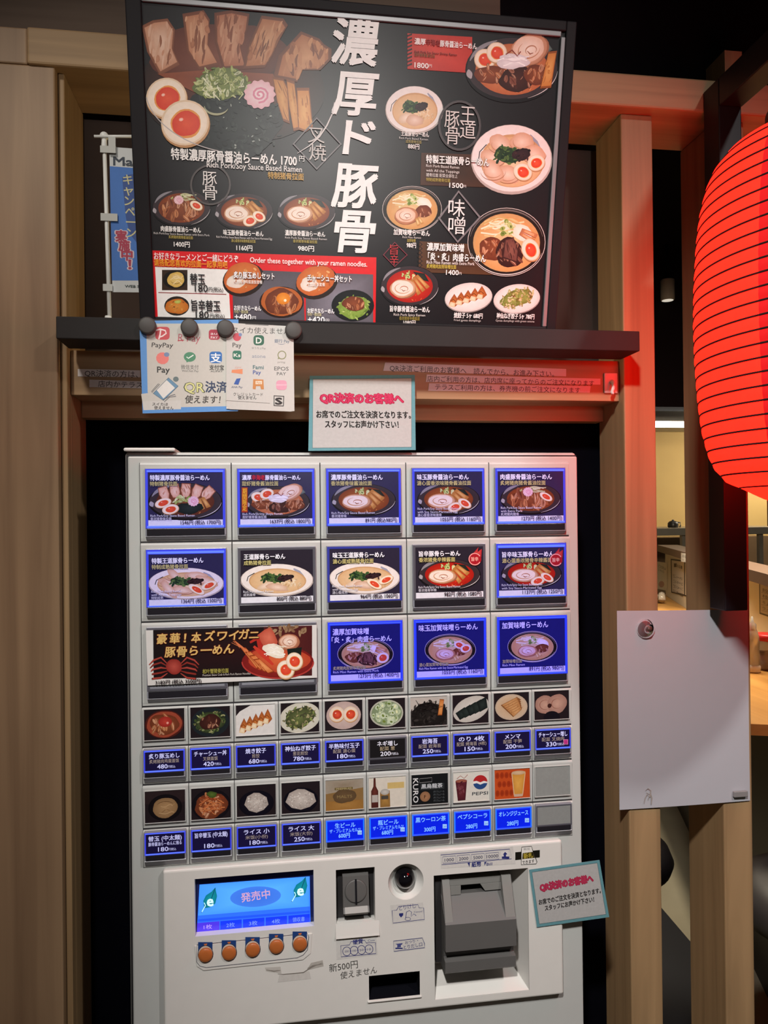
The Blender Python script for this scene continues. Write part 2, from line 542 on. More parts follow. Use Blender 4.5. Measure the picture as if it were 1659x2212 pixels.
    def bowl(s, cx, cy, rx, ry, kind='black', soup=('7a3f22', 'a8602f')):
        if kind == 'black':
            s.ell(cx, cy+ry*.05, rx*1.1, ry*1.08, '141014', '2a2226', 0, 36)
            s.ell(cx, cy, rx*1.06, ry*1.0, '3a3034', '1a1416', 0, 36)
            s.arc(cx, cy, rx*1.07, ry*1.03, 5, 70, rx*.02, 'd9d2d2')
            s.arc(cx, cy, rx*1.02, ry*.97, 195, 250, rx*.1, '8d8a90')
            s.arc(cx, cy, rx*1.02, ry*.97, 160, 178, rx*.14, 'a9a4a8')
            s.ell(cx, cy+ry*.03, rx*.86, ry*.84, soup[0], soup[1], 0, 34)
            s.specks(cx, cy+ry*.3, rx*.72, ry*.5, 10, rx*.035, (soup[1], 'd08a48'), seed=9)
        elif kind == 'rim':
            s.ell(cx, cy+ry*.03, rx*1.1, ry*1.08, '1d1614', '3a2c26', 0, 36)
            s.arc(cx, cy, rx*1.1, ry*1.08, 0, 360, rx*.018, 'cfc6c0', 40, False)
            s.arc(cx, cy, rx*1.04, ry*1.01, 190, 350, rx*.05, '6d6460', 30)
            s.arc(cx, cy, rx*1.06, ry*1.03, 20, 160, rx*.025, 'e8dfd8', 30)
            s.ell(cx, cy+ry*.02, rx*.95, ry*.93, 'c79a63', soup[1], 0, 36)
            s.ell(cx, cy+ry*.06, rx*.88, ry*.86, soup[0], soup[1], 0, 36)
        else:
            s.ell(cx, cy+ry*.04, rx*1.1, ry*1.08, 'b7a9a2', 'e8deda', 0, 36)
            s.ell(cx, cy, rx*1.07, ry*1.03, 'eae0dc', 'f6efec', 0, 36)
            s.line([(cx-rx*.9, cy+ry*.1), (cx-rx*.86, cy-ry*.2), (cx-rx*.68, cy-ry*.42), (cx-rx*.6, cy-ry*.36), (cx-rx*.48, cy-ry*.5)], rx*.025, '2c2a30')
            s.line([(cx+rx*.5, cy-ry*.72), (cx+rx*.66, cy-ry*.5), (cx+rx*.8, cy-ry*.22)], rx*.1, '9a9cae', True)
            s.ell(cx+rx*.02, cy+ry*.08, rx*.86, ry*.82, 'c99b6c', soup[1], 0, 36)
            s.ell(cx+rx*.02, cy+ry*.11, rx*.82, ry*.77, soup[0], soup[1], 0, 36)

    def ramen(s, kind, cx, cy, rx, ry, eggs=0):
        r = rx
        if kind in ('shoyu', 'spicy'):
            s.bowl(cx, cy, rx, ry, 'black', ('7c3a1e', 'b4692f') if kind == 'shoyu' else ('a81c14', 'd8381f'))
            s.poly([(cx+r*.12, cy-ry*.72), (cx+r*.55, cy-ry*.62), (cx+r*.72, cy-ry*.2), (cx+r*.4, cy-ry*.3)], '1c1f1a', '2c332a')
            s.specks(cx-r*.05, cy-ry*.5, r*.25, ry*.2, 12, r*.05, ('93a04e', 'c8cf8c', '6d8038', 'dfe0b0'))
            s.menma(cx+r*.15, cy-ry*.42, cx+r*.52, cy+ry*.28, r*.12, 3)
            s.chashu(cx-r*.26, cy+ry*.14, r*.48, ry*.47, 'f0dfd0')
            s.rings(cx-r*.02, cy-ry*.52, r*.14, ry*.12, 4, r*.07)
            if eggs:
                s.egg(cx+r*.22, cy+ry*.55, r*.26, ry*.3, -.3); s.egg(cx+r*.56, cy+ry*.3, r*.25, ry*.27, .5)
        elif kind == 'meat':
            s.bowl(cx, cy, rx, ry, 'black', ('7c3a1e', 'a8602f'))
            s.meatpile(cx-r*.03, cy+ry*.1, r*.78, ry*.66, 26, 5)
            s.noodles(cx+r*.18, cy-ry*.55, r*.4, ry*.2, 8, r*.035, ('c8c79a', 'dcdcb8', '9aa060'))
            s.specks(cx-r*.15, cy-ry*.52, r*.25, ry*.15, 10, r*.05, ('93a04e', 'c8cf8c', '6d8038'))
            s.naruto(cx-r*.1, cy-ry*.42, r*.18)
            s.egg(cx+r*.55, cy-ry*.1, r*.25, ry*.24, .5)
        elif kind in ('white', 'whitespecial'):
            s.bowl(cx, cy, rx, ry, 'white', ('d9b083', 'e9cda6'))
            if kind == 'whitespecial':
                for (a, b, q) in ((-.5, .0, .3), (-.3, -.42, .8), (.28, -.5, 0), (.6, -.12, .4), (-.1, .5, .2), (-.5, .4, .9)):
                    s.ell(cx+r*a, cy+ry*b, r*.34, ry*.28, 'd3a183', 'f0d6c2', q, 22, .08)
                    s.arc(cx+r*a, cy+ry*b, r*.24, ry*.2, 30, 200, r*.03, 'c08f70')
                    s.arc(cx+r*a, cy+ry*b, r*.34, ry*.28, 0, 170, r*.02, '9a6748')
            else:
                s.ell(cx-r*.3, cy+ry*.38, r*.32, ry*.22, 'd8b696', 'f0dccb', -.3, 18, .1)
                s.ell(cx+r*.02, cy+ry*.5, r*.36, ry*.25, 'cfa488', 'ecd2c0', .1, 18, .1)
                s.specks(cx+r*.45, cy+ry*.3, r*.3, ry*.35, 26, r*.05, ('e8d3b4', 'd8b890', 'f2e4cc', 'caa478'))
            s.ell(cx-r*.14, cy-ry*.1, r*.32, ry*.26, '2c4428', '1f331f', .2, 20, .14)
            s.specks(cx-r*.14, cy-ry*.1, r*.38, ry*.28, 34, r*.06, ('26402a', '35552c', '4a6a36', '1c3020', '5f7a40'))
            s.ell(cx+r*.26, cy-ry*.12, r*.24, ry*.2, '2c1c20', '3a262a', -.2, 16, .14)
            s.specks(cx+r*.27, cy-ry*.12, r*.26, ry*.2, 16, r*.05, ('2a1a1e', '43292c', '1c1214'))
            if eggs:
                s.egg(cx+r*.3, cy+ry*.42, r*.26, ry*.26, .5); s.egg(cx+r*.66, cy+ry*.14, r*.24, ry*.25, -.4)
        elif kind in ('miso', 'misomeat'):
            s.bowl(cx, cy, rx, ry, 'rim', ('d09a5c', 'e6c595'))
            s.noodles(cx-r*.12, cy-ry*.35, r*.66, ry*.36, 20, r*.045, ('ecdcae', 'dcc288', 'f4e8c8', 'cba868'))
            s.ell(cx+r*.45, cy-ry*.3, r*.3, ry*.24, 'efe2cc', 'faf3e6', .5, 18, .1)
            s.rings(cx+r*.02, cy-ry*.42, r*.22, ry*.24, 12, r*.07)
            if kind == 'miso':
                s.meatpile(cx+r*.42, cy+ry*.1, r*.3, ry*.3, 6, 8)
                s.chashu(cx-r*.22, cy+ry*.3, r*.42, ry*.4, 'e3b99c', 'b5754f')
                s.menma(cx+r*.2, cy+ry*.4, cx+r*.32, cy+ry*.72, r*.09, 2, ('e2b878', 'f0d4a0', 'c08c4c'))
                if eggs:
                    s.egg(cx+r*.38, cy-ry*.34, r*.24, ry*.26, .3); s.egg(cx+r*.66, cy-ry*.1, r*.24, ry*.28, -.3)
            else:
                s.meatpile(cx-r*.4, cy+ry*.22, r*.4, ry*.36, 12, 11)
                s.meatpile(cx+r*.08, cy+ry*.34, r*.4, ry*.46, 14, 12, True)
                s.slab([(cx-r*.05, cy-ry*.1), (cx+r*.2, cy-ry*.16), (cx+r*.34, cy+ry*.3), (cx+r*.3, cy+ry*.66), (cx-r*.12, cy+ry*.5)], '6b4038', '3a1e1c', '8a5a4c', 8)
                s.menma(cx+r*.4, cy-ry*.34, cx+r*.82, cy-ry*.1, r*.1, 2, ('d89a68', 'e8b890', 'b0704a'))
                s.egg(cx+r*.68, cy+ry*.24, r*.25, ry*.36, -.35)
        elif kind == 'prawn':
            s.bowl(cx, cy, rx, ry, 'black', ('b5643c', 'd8966a'))
            s.poly([(cx+r*.52, cy-ry*1.0), (cx+r*.74, cy-ry*1.05), (cx+r*.95, cy-ry*.62), (cx+r*.7, cy-ry*.4)], '4e5a58', '8a9a92')
            s.chashu(cx+r*.4, cy-ry*.62, r*.44, ry*.5, 'e6bfa8', 'c08868', -.4)
            s.egg(cx-r*.64, cy-ry*.3, r*.25, ry*.34, .2); s.egg(cx-r*.36, cy-ry*.52, r*.24, ry*.34, -.3)
            s.meatpile(cx-r*.5, cy+ry*.2, r*.38, ry*.3, 10, 21)
            s.meatpile(cx+r*.1, cy+ry*.35, r*.4, ry*.42, 12, 22, True)
            s.meatpile(cx+r*.6, cy+ry*.22, r*.32, ry*.34, 12, 23)
            s.ell(cx+r*.02, cy-ry*.2, r*.36, ry*.24, 'd8cdd0', 'f2ecee', 0, 24, .16)
            s.noodles(cx+r*.02, cy-ry*.22, r*.4, ry*.2, 14, r*.03, ('f0e8ea', 'dcd2d6', 'fbf6f6', 'c8b8bc'))
            s.line([(cx-r*.15, cy-ry*.45), (cx, cy-ry*.6), (cx+r*.12, cy-ry*.4), (cx+r*.2, cy-ry*.55)], r*.025, '8a2a20')
        elif kind == 'special':
            s.bowl(cx, cy, rx, ry, 'black', ('5a2a1c', '84482c'))
            for i, (a, b, q) in enumerate(((-.62, -.42, -.25), (-.3, -.55, -.1), (.02, -.58, .1), (.34, -.5, .45), (.66, -.42, .8))):
                c, d = math.cos(q), math.sin(q); L, wv = ry*.42, r*.15
                P = [(cx+r*a+x*c-y*d, cy+ry*b+x*d+y*c) for x, y in ((-wv, -L), (wv*.8, -L*1.05), (wv, L*.2), (wv*.6, L), (-wv*.6, L*.9), (-wv*1.1, 0))]
                s.slab(P, 'd8a084', '8f5138', 'edcdb6', 5, 30+i)
            s.menma(cx+r*.4, cy-ry*.12, cx+r*.52, cy+ry*.5, r*.11, 3)
            s.ell(cx+r*.12, cy+ry*.42, r*.4, ry*.34, '141c1c', '24302e', 0, 20, .15)
            s.specks(cx-r*.08, cy-ry*.05, r*.3, ry*.2, 26, r*.06, ('93a04e', 'c8cf8c', '6d8038', 'a9b56a', 'dfe0b0'))
            s.naruto(cx+r*.24, cy+ry*.02, r*.16)
            s.egg(cx-r*.66, cy+ry*.12, r*.25, ry*.26, -.3); s.egg(cx-r*.44, cy+ry*.48, r*.25, ry*.28, -.2)

    def plate(s, cx, cy, rx, ry, rot=0.0):
        s.ell(cx, cy+ry*.05, rx*1.02, ry*1.03, '8f8884', None, rot, 34)
        s.ell(cx, cy, rx, ry, 'd8d2cc', 'f2eeea', rot, 34)
        s.ell(cx, cy, rx*.9, ry*.88, 'e2dcd6', 'f7f4f0', rot, 34)

    def gyoza(s, cx, cy, rx, ry, rot=-.3):
        for i in range(5):
            t = (i-2)/2.0
            x, y = cx+rx*.62*t*math.cos(rot), cy+rx*.62*t*math.sin(rot)
            s.poly([(x-rx*.22, y+ry*.42), (x-rx*.16, y-ry*.05), (x+rx*.02, y-ry*.62), (x+rx*.12, y-ry*.3), (x+rx*.24, y+ry*.2), (x+rx*.05, y+ry*.55)], '9a4e24', 'c9793c')
            s.poly([(x-rx*.24, y+ry*.5), (x-rx*.14, y+ry*.1), (x+rx*.06, y+ry*.2), (x+rx*.04, y+ry*.6)], 'e0c49a', 'f2e0c2')
            s.line([(x-rx*.12, y+ry*.02), (x-rx*.02, y-ry*.12), (x+rx*.1, y+ry*.1)], rx*.035, '7a3a18')

    def fuzzy(s, cx, cy, rx, ry, pals, n=60, size=0.08, seed=6, rot=0.0):
        s.ell(cx, cy, rx*.92, ry*.92, pals[0], pals[1], rot, 24, .1)
        s.specks(cx, cy, rx, ry, n, rx*size, pals, rot, .6, seed)


# ------------------------------------------------------------------ the setting
W_PANEL = wood('panel_wood', '7c6048', 'a88868', 'z', 0.5)
W_POST = wood('post_wood', '836849', 'ac8b64', 'z', 0.55)
W_BEAM = wood('beam_wood', '8c7052', 'b5936c', 'x', 0.55)
W_DARK = wood('dark_plaster', '5a4a40', '6e5c50', 'x', 0.8)
BLACK = mat('black_board', '0a0a10', 0.85, noise=0.15, spec=0.0)
CEIL = mat('dark_ceiling', '120e11', 0.9, spec=0.05, noise=0.2)
FLOORM = mat('concrete_floor', '8d8470', 0.6, noise=0.18, nscale=6)


def sbox(name, x0, x1, y0, y1, z0, z1, m, bev=0.0):
    return structure(MB().box(x0, x1, y0, y1, z0, z1, bev).build(name, m))


sbox('floor', -1.6, 5.6, -3.2, 6.2, -0.05, 0.0, FLOORM)
sbox('ceiling', -1.6, 5.6, -3.2, 6.2, 2.78, 2.84, CEIL)
# wood panel wall on the left, its right edge beside the recess
sbox('wall_left', -1.2, -0.1087, 0.045, 0.075, 0.0, 2.0195, W_PANEL, 0.002)
sbox('wall_upper', -1.2, 0.5, 0.075, 0.15, 2.067, 2.78, W_DARK)
sbox('wall_above', 0.5005, 2.2, 0.11, 0.15, 2.067, 2.78, CEIL)  # near-black colour stands in for this part of the wall being unlit
# posts and the beam across them
sbox('trim_1', -0.1445, -0.1005, 0.0762, 0.158, 0.0, 2.0185, W_POST, 0.002)
structure(MB().box(-0.1081, -0.1003, 0.058, 0.0755, 0.0, 2.0185, 0.0015).build('trim_2', W_POST))
sbox('trim_3', 0.6766, 0.7259, 0.06, 0.147, 0.0, 2.0185, W_POST, 0.002)
sbox('trim_4', 0.8262, 0.8728, 0.06, 0.158, 0.0, 2.0185, W_POST, 0.002)
sbox('trim_5', -0.1415, 1.5, 0.04, 0.158, 2.0188, 2.0665, W_BEAM, 0.003)
sbox('trim_6', -1.2, -0.142, 0.0445, 0.0748, 2.0198, 2.0668, W_PANEL, 0.002)
# lintel under the shelf and the black back of the recess
sbox('trim_7', -0.1000, 0.6763, 0.075, 0.13, 1.598, 1.658, W_BEAM, 0.001)
sbox('trim_8', -0.1000, 0.6763, 0.1305, 0.158, 1.575, 1.66, W_BEAM)
sbox('wall_back', -0.145, 0.69, 0.172, 0.20, 0.0, 1.66, BLACK)
sbox('wall_recess', -0.145, 0.69, 0.172, 0.20, 1.6605, 2.018, mat('recess_brown', '483c37', 0.8, spec=0.1))

# ------------------------------------------------------------------ black display shelf
SHELF = mat('shelf_black', '2b2827', 0.6, spec=0.2, noise=0.12, nscale=25)
b = MB().box(-0.0980, 0.6713, 0.0, 0.0575, 1.6562, 1.684, 0.0012)
tag(b.build('display_shelf', SHELF), 'long black wooden shelf above the ticket machine, carrying the menu board', 'shelf')

# ------------------------------------------------------------------ big menu board leaning on the shelf
BD_O = Vector((0.0, 0.022, 1.6885)); BD_T = math.atan2(0.082, 0.36)
bv = Vector((0, -math.sin(BD_T), math.cos(BD_T)))
BD = Plane(BD_O, (1, 0, 0), bv)
cs = [BD.at(*p) for p in ((303, 690), (1197, 705), (1241, 62), (271, -2))]
X0 = (cs[0][0]+cs[3][0])/2; X1 = (cs[1][0]+cs[2][0])/2
V1 = max(cs[2][1], cs[3][1])+0.007
XB = (BD.at(1186, 600)[0]+BD.at(1218, 120)[0])/2
X1 = XB+0.0135
board = thing('menu_board', (0.27, 0.03, 1.684), 'large framed black menu board with ramen photos, leaning forward above the ticket machine', 'menu board')
FRAME = mat('board_frame', '222022', 0.5, spec=0.12, noise=0.08)
FRAME_IN = mat('board_bead', '8b8b8d', 0.35, metal=0.4, noise=0.05)
BACK = mat('board_back', '2a2828', 0.7)


def bbox_on(pl, mb, a0, a1, b0, b1, h0, h1, bev=0.0):
    M = Matrix(((pl.u.x, pl.v.x, pl.n.x, pl.O.x), (pl.u.y, pl.v.y, pl.n.y, pl.O.y), (pl.u.z, pl.v.z, pl.n.z, pl.O.z), (0, 0, 0, 1)))
    return mb.box(a0, a1, b0, b1, h0, h1, bev, M)


fb = 0.0185
bl = BD.at(331, 690)[0]; br = BD.at(1168, 690)[0]
m_ = MB(); bbox_on(BD, m_, X0+0.002, X1-0.002, -0.002, V1-0.002, -0.016, -0.0012)
m_.build('backing', BACK, board)
m_ = MB()
bbox_on(BD, m_, X0, X0+fb, -0.004, V1, -0.016, 0.004, 0.0015)
bbox_on(BD, m_, XB, X1, -0.004, V1, -0.016, 0.004, 0.0015)
bbox_on(BD, m_, X0+fb, XB, V1-0.012, V1, -0.016, 0.004, 0.0015)
bbox_on(BD, m_, X0+fb, XB, -0.004, 0.0035, -0.016, 0.004, 0.0015)
m_.build('frame', FRAME, board)
m_ = MB()
bbox_on(BD, m_, XB-0.0060, XB-0.0001, 0.0036, V1-0.0185, -0.001, 0.003, 0.001)
bbox_on(BD, m_, X0+fb+0.0002, XB-0.0061, V1-0.0184, V1-0.0121, -0.001, 0.003, 0.001)
m_.build('inner_bead', FRAME_IN, board)

p = Print(BD, 0.0)
HB, HT = 0.0002, 0.0017
p.h = -0.0006
xa, xb = 298, 1192
a0, b0 = X0+fb-0.001, 0.0
# black sheet of the poster
n0 = len(p.V)
for (a, b) in ((X0+fb-0.0005, 0.003), (XB-0.0062, 0.003), (XB-0.0062, V1-0.018), (X0+fb-0.0005, V1-0.018)):
    p.V.append(BD.W(a, b, p.h))
p.F.append((n0, n0+1, n0+2, n0+3)); p.C += [lin('1c191c')]*4
p.h = HB
# --- hero bowl
p.ell(500, 190, 196, 128, '241614', '6a3524', 0.05, 40, .05)
p.ell(470, 120, 150, 70, '5a2c20', '7c4430', 0, 30, .1)
p.slab([(306, 56), (330, 44), (362, 40), (378, 64), (374, 108), (388, 140), (346, 163), (318, 112)], 'c08a6c', '7c4a34', 'e0bfa8', 12, 41)
p.slab([(394, 30), (440, 22), (453, 42), (450, 98), (474, 142), (430, 152), (404, 112)], 'b67a58', '6e3c28', 'd8aa88', 14, 42)
p.slab([(463, 28), (500, 22), (539, 30), (535, 62), (520, 104), (532, 150), (482, 152), (464, 92)], 'a8694a', '66341f', 'd0a080', 14, 43)
p.slab([(565, 34), (612, 40), (622, 55), (602, 90), (588, 122), (572, 147), (524, 150), (536, 100)], 'ae7048', '6c3a22', 'd2a077', 14, 44)
p.slab([(650, 68), (690, 84), (700, 96), (716, 106), (716, 128), (692, 152), (652, 152), (642, 178), (590, 168), (602, 120)], 'ab6c42', '6a3820', 'cf9a6c', 16, 45)
p.poly([(340, 160), (440, 152), (590, 160), (600, 190), (420, 200)], '8a4a30', '7a3c26')
p.slab([(588, 166), (612, 170), (622, 190), (626, 268), (612, 262), (598, 220)], 'c07f3e', '7a421c', 'dca55e', 6, 46)
p.slab([(618, 170), (636, 176), (650, 280), (634, 284), (624, 230)], 'c78440', '7c441c', 'e0aa62', 6, 47)
p.slab([(640, 190), (668, 190), (676, 275), (660, 286), (644, 280)], 'cf8a44', '84491d', 'e8b36a', 6, 48)
p.h = HB+0.0004
p.ell(505, 262, 108, 74, '151a1b', '262d2c', .15, 34, .1)
p.specks(510, 262, 112, 70, 150, 7, ('1a2021', '2b3332', '10110f', '343d38', '1f2526'), .15, .7, 12)
p.specks(520, 270, 100, 55, 16, 2.6, ('8b9690', '5c6a60', 'aab2aa'), .15, .7, 13)
p.ell(478, 182, 58, 33, '5d6c34', '7d8c48', 0, 30, .14)
p.specks(478, 180, 60, 34, 110, 7, ('95a254', 'b4bd78', '6c7c3c', 'c6cb92', '55652c', 'dfe2bc', '7d8d48'), 0, .55, 14)
for k in range(16):
    q = random.Random(k+90)
    x, y = q.uniform(430, 525), q.uniform(160, 205)
    p.line([(x, y), (x+q.uniform(-9, 9), y+q.uniform(3, 9)), (x+q.uniform(-16, 16), y+q.uniform(8, 20))], 3, q.choice(('c9d09a', '8a9a50', 'e2e4c2')), True)
p.arc(468, 230, 26, 18, 20, 180, 5, 'a9aa88')
p.naruto(561, 205, 33)
p.egg(360, 212, 44, 43, -.35)
p.egg(400, 266, 52, 49, -.25)
p.arc(520, 205, 206, 128, 100, 168, 2.2, 'b9b2b0', 24, False, .1)
p.line([(722, 222), (718, 246), (706, 272), (690, 296), (668, 316), (642, 332)], 3.2, 'd8d2d0', True)
# --- diamond and ring emblems
p.h = HT
dm = '6e6a6c'
p.frame([(684, 256), (736, 312), (684, 366), (634, 312)], 4, dm)
p.text('叉', 683, 292, 37, 'c9c3be', 36, -.012, 'c'); p.text('焼', 686, 330, 37, 'c9c3be', 37, -.012, 'c')
p.frame([(455+42*math.cos(k*.2094), 400+42*math.sin(k*.2094)) for k in range(30)], 4, '55504f')
p.text('豚', 453, 386, 32, 'e6e2de', 31, -.012, 'c'); p.text('骨', 454, 417, 32, 'e6e2de', 30, -.012, 'c')
p.frame([(992+44*math.cos(k*.2094), 272+52*math.sin(k*.2094)) for k in range(30)], 5, '4c494a')
p.text('王', 1010, 248, 38, 'd6d2ce', 32, -.014, 'c'); p.text('道', 1010, 282, 38, 'd6d2ce', 34, -.014, 'c')
p.text('豚', 976, 258, 38, 'd6d2ce', 32, -.014, 'c'); p.text('骨', 977, 294, 38, 'd6d2ce', 30, -.014, 'c')
p.frame([(990, 414), (1036, 470), (988, 523), (948, 472)], 5, '7d7a7c')
p.text('味', 986, 450, 38, 'f0ece8', 36, -.01, 'c'); p.text('噌', 986, 488, 38, 'f0ece8', 36, -.01, 'c')
p.frame([(852, 524), (879, 551), (852, 576), (828, 551)], 2.5, '7a3440')
p.text('旨', 851, 540, 22, 'c03a40', 18, 0, 'c'); p.text('辛', 851, 562, 22, 'c03a40', 18, 0, 'c')
# --- big brush title
for ch, x, y, hh, ww in (('濃', 768, 92, 100, 96), ('厚', 768, 203, 96, 90), ('ド', 776, 298, 80, 62), ('豚', 768, 402, 96, 92), ('骨', 766, 500, 92, 84)):
    p.text(ch, x, y, hh, 'f3f1ee', ww, .028, 'c', 0.12)
# --- hero caption
p.text('特製濃厚豚骨醤油らーめん 1700', 370, 333, 25, 'f6f4f0', 276, .02, rot=-.0)
p.text('円', 646, 343, 13, 'f6f4f0', 11, .01)
p.text('Rich Pork/Soy Sauce Based Ramen', 447, 355, 17, 'e8e4e0', 208, .012)
p.text('特制猪骨拉面', 579, 379, 15, 'c79a3c', 77, .02)
# --- three bowls on the left
H3 = HB
for kind, x, y, eg, nm, en, zh, pr, nx in (
        ('meat', 392, 448, 1, '肉盛豚骨醤油らーめん', 'Rich Pork/Soy Sauce Based Ramen with Extra Pork', '炙烤猪肉猪骨酱油拉面', '1400', 391),
        ('shoyu', 527, 456, 2, '味玉豚骨醤油らーめん', 'Rich Pork/Soy Sauce Based Ramen with Soy Sauce-Marinated Egg', '溏心蛋香浓味猪骨酱油拉面', '1160', 526),
        ('shoyu', 662, 457, 0, '濃厚豚骨醤油らーめん', 'Rich Pork Soy Sauce Based Ramen', '香浓猪骨味酱油拉面', '980', 659)):
    p.h = HB
    p.ramen(kind, x, y, 58, 38, eg)
    p.h = HT
    p.text(nm, nx, y+48, 12, 'f4f2ee', 86, .02, 'c')
    p.text(en, nx+2, y+58, 6, 'd8d4d0', 120 if len(en) > 33 else 90, 0, 'c')
    p.text(zh, nx, y+65, 7, 'b0a050', 52, .01, 'c')
    p.text(pr+'円', nx+2, y+80, 13, 'f4f2ee', 34, .02, 'c')
# --- right column
p.h = HB
p.poly([(880, 72), (1020, 80), (1020, 158), (880, 149)], 'b8342c', 'd04438')
for k in range(9):
    p.poly([(880, 76+k*8), (890, 72+k*8), (890, 76+k*8), (880, 80+k*8)], '2b1416')
p.ramen('prawn', 1106, 148, 92, 66)
p.slab([(1184, 112), (1203, 110), (1190, 190), (1166, 192)], 'c8803c', '8a4a20', 'e0a860', 5, 61)
p.h = HT
p.text('濃厚', 895, 90, 14, 'f6f0ee', 24, .02); p.text('辛海老', 920, 92, 14, '8a1c1c', 30, .02); p.text('豚骨醤油らーめん', 950, 95, 14, 'f6f0ee', 80, .02)
p.text('Rich Pork Soy Sauce Shrimp Ramen', 895, 112, 7, '5a1a16', 92, .01); p.text('甜虾猪骨酱油拉面', 895, 119, 8, '6a4a20', 44, .01)
p.text('1800', 895, 141, 15, 'f8f2ee', 30, .02); p.text('円', 926, 143, 7, 'f8f2ee', 6)
p.h = HB; p.ramen('white', 895, 236, 57, 48)
p.h = HT
p.text('王道豚骨らーめん', 896, 290, 12, 'e8e4e0', 60, .02, 'c'); p.text('Rich Pork Based Ramen', 893, 300, 6, 'c8c4c0', 62, 0, 'c')
p.text('成熟猪骨拉面', 893, 307, 7, '9a8c4c', 34, .01, 'c'); p.text('880円', 893, 317, 12, 'e8e4e0', 24, .02, 'c')
p.h = HB; p.poly([(910, 330), (1060, 335), (1060, 405), (908, 400)], '4a2e20', '382419')
p.ramen('whitespecial', 1105, 342, 80, 70, 2)
p.h = HT
p.text('特製王道豚骨らーめん', 920, 344, 18, 'f6f4f0', 138, .022, outline=('2a2020', .025))
for k, t in enumerate(('Rich Pork Based Ramen', 'with All the Toppings', '猪骨拉面 配菜全部在上', '特制成熟猪骨拉面')):
    p.text(t, 920, 358+k*10, 8, 'dcd8d2' if k < 3 else 'b8a850', 72 if k < 2 else (68 if k == 2 else 52), .005)
p.text('1500', 970, 400, 14, 'f6f4f0', 30, .02); p.text('円', 1001, 403, 6, 'f6f4f0', 5)
p.h = HB; p.ramen('miso', 890, 452, 58, 46)
p.h = HT
p.text('加賀味噌らーめん', 889, 503, 13, 'f6f4f0', 78, .02, 'c'); p.text('Rich Miso Ramen', 889, 513, 6, 'd8d4d0', 40, .01, 'c')
p.text('加贺味噌', 888, 520, 7, 'b8a850', 18, .01, 'c'); p.text('980円', 888, 530, 12, 'f6f4f0', 20, .02, 'c')
p.h = HB; p.poly([(906, 521), (1066, 530), (1068, 594), (904, 588)], '5a3c26', '4a3020')
for k in range(6):
    p.frame([(906, 523+k*9), (912, 528+k*9), (906, 533+k*9), (902, 528+k*9)], 2, '1c1614')
p.ramen('misomeat', 1094, 523, 76, 68)
p.h = HT
p.text('濃厚加賀味噌', 922, 533, 17, 'f8f6f2', 80, .022, outline=('2a2018', .02))
p.text('「炎・炙」肉盛らーめん', 924, 554, 17, 'f8f6f2', 126, .022, outline=('2a2018', .02))
p.text('Rich Miso Ramen with Extra Pork', 921, 566, 9, 'e4e0da', 104, .01); p.text('炙烤猪肉加贺味噌拉面', 921, 575, 9, 'c8b84c', 64, .015)
p.text('1400', 963, 588, 14, 'f8f6f2', 27, .02); p.text('円', 991, 591, 6, 'f8f6f2', 5)
p.h = HB; p.ramen('spicy', 885, 617, 58, 42)
p.plate(1012, 642, 51, 31, -.12); p.gyoza(1010, 641, 50, 24, -.28)
p.plate(1116, 645, 50, 31, -.12); p.fuzzy(1116, 644, 38, 20, ('6d7a34', 'a6b05c', 'c9b07a', '8a9a48', 'e2d8b0', '7a5a30'), 90, .1, 31, -.3)
p.h = HT
p.text('旨辛豚骨醤油らーめん', 885, 668, 13, 'f6f4f0', 86, .02, 'c'); p.text('Rich Pork Spicy Ramen', 884, 680, 7, 'd0ccc6', 68, .01, 'c')
p.text('香浓猪骨辛辣酱面', 884, 688, 8, '9a8c40', 44, .01, 'c'); p.text('1080円', 884, 697, 11, 'e0dcd6', 26, .02, 'c')
p.text('焼餃子 5ヶ 680円', 980, 681, 12, 'f4f2ee', 62, .02); p.text('Fried gyoza dumplings', 980, 691, 6, 'd0ccc6', 58, 0)
p.text('神仙ねぎ餃子 5ヶ 780円', 1072, 682, 12, 'f4f2ee', 82, .02); p.text('Gyoza dumplings with green onions', 1070, 692, 6, 'd0ccc6', 84, 0)
# --- red set-meal panel
p.h = HB
p.poly([(328, 541), (813, 556), (811, 698), (334, 690)], 'dc1f26')
p.poly([(335, 576), (492, 582), (498, 688), (341, 685)], 'f4f4f0')
p.line([(342, 632), (489, 636)], 1.8, '8a1a20')
p.quad(350, 583, 405, 627, '3a2a20'); p.ell(378, 604, 26, 20, '1e1814', None, 0, 24); p.ell(380, 604, 19, 16, 'd8b45c', 'e6cc80', 0, 22, .08)
p.arc(380, 604, 12, 9, 20, 160, 1.5, '8a6a30'); p.noodles(382, 606, 15, 11, 7, 1.5)
p.ell(382, 661, 27, 21, '2c2622', None, 0, 24); p.ell(382, 662, 24, 17, 'c8702a', 'dc9440', 0, 22, .1); p.specks(382, 660, 18, 12, 16, 2.5, ('7a4218', 'e0a858', '9a5a24')); p.ell(384, 652, 7, 4, 'b4b850', 'c8cc70', 0, 12, .2)
p.poly([(501, 581), (655, 588), (658, 692), (504, 689)], '56525a', '6a6670')
p.poly([(660, 588), (806, 593), (806, 697), (661, 693)], '605c64', '8a8692')
for ox, oy in ((532, 600), (690, 606)):
    p.ell(ox-6, oy+4, 46, 36, '2a1c18', None, -.3, 26); p.ell(ox-8, oy, 42, 32, 'c8642c', 'dc8a48', -.3, 26, .04); p.ell(ox-22, oy+8, 20, 15, 'e8d8c8', 'f6ece2', 0, 16, .1)
    p.specks(ox, oy, 30, 20, 20, 4, ('d88a48', 'b4582a', 'e8b070'), -.3)
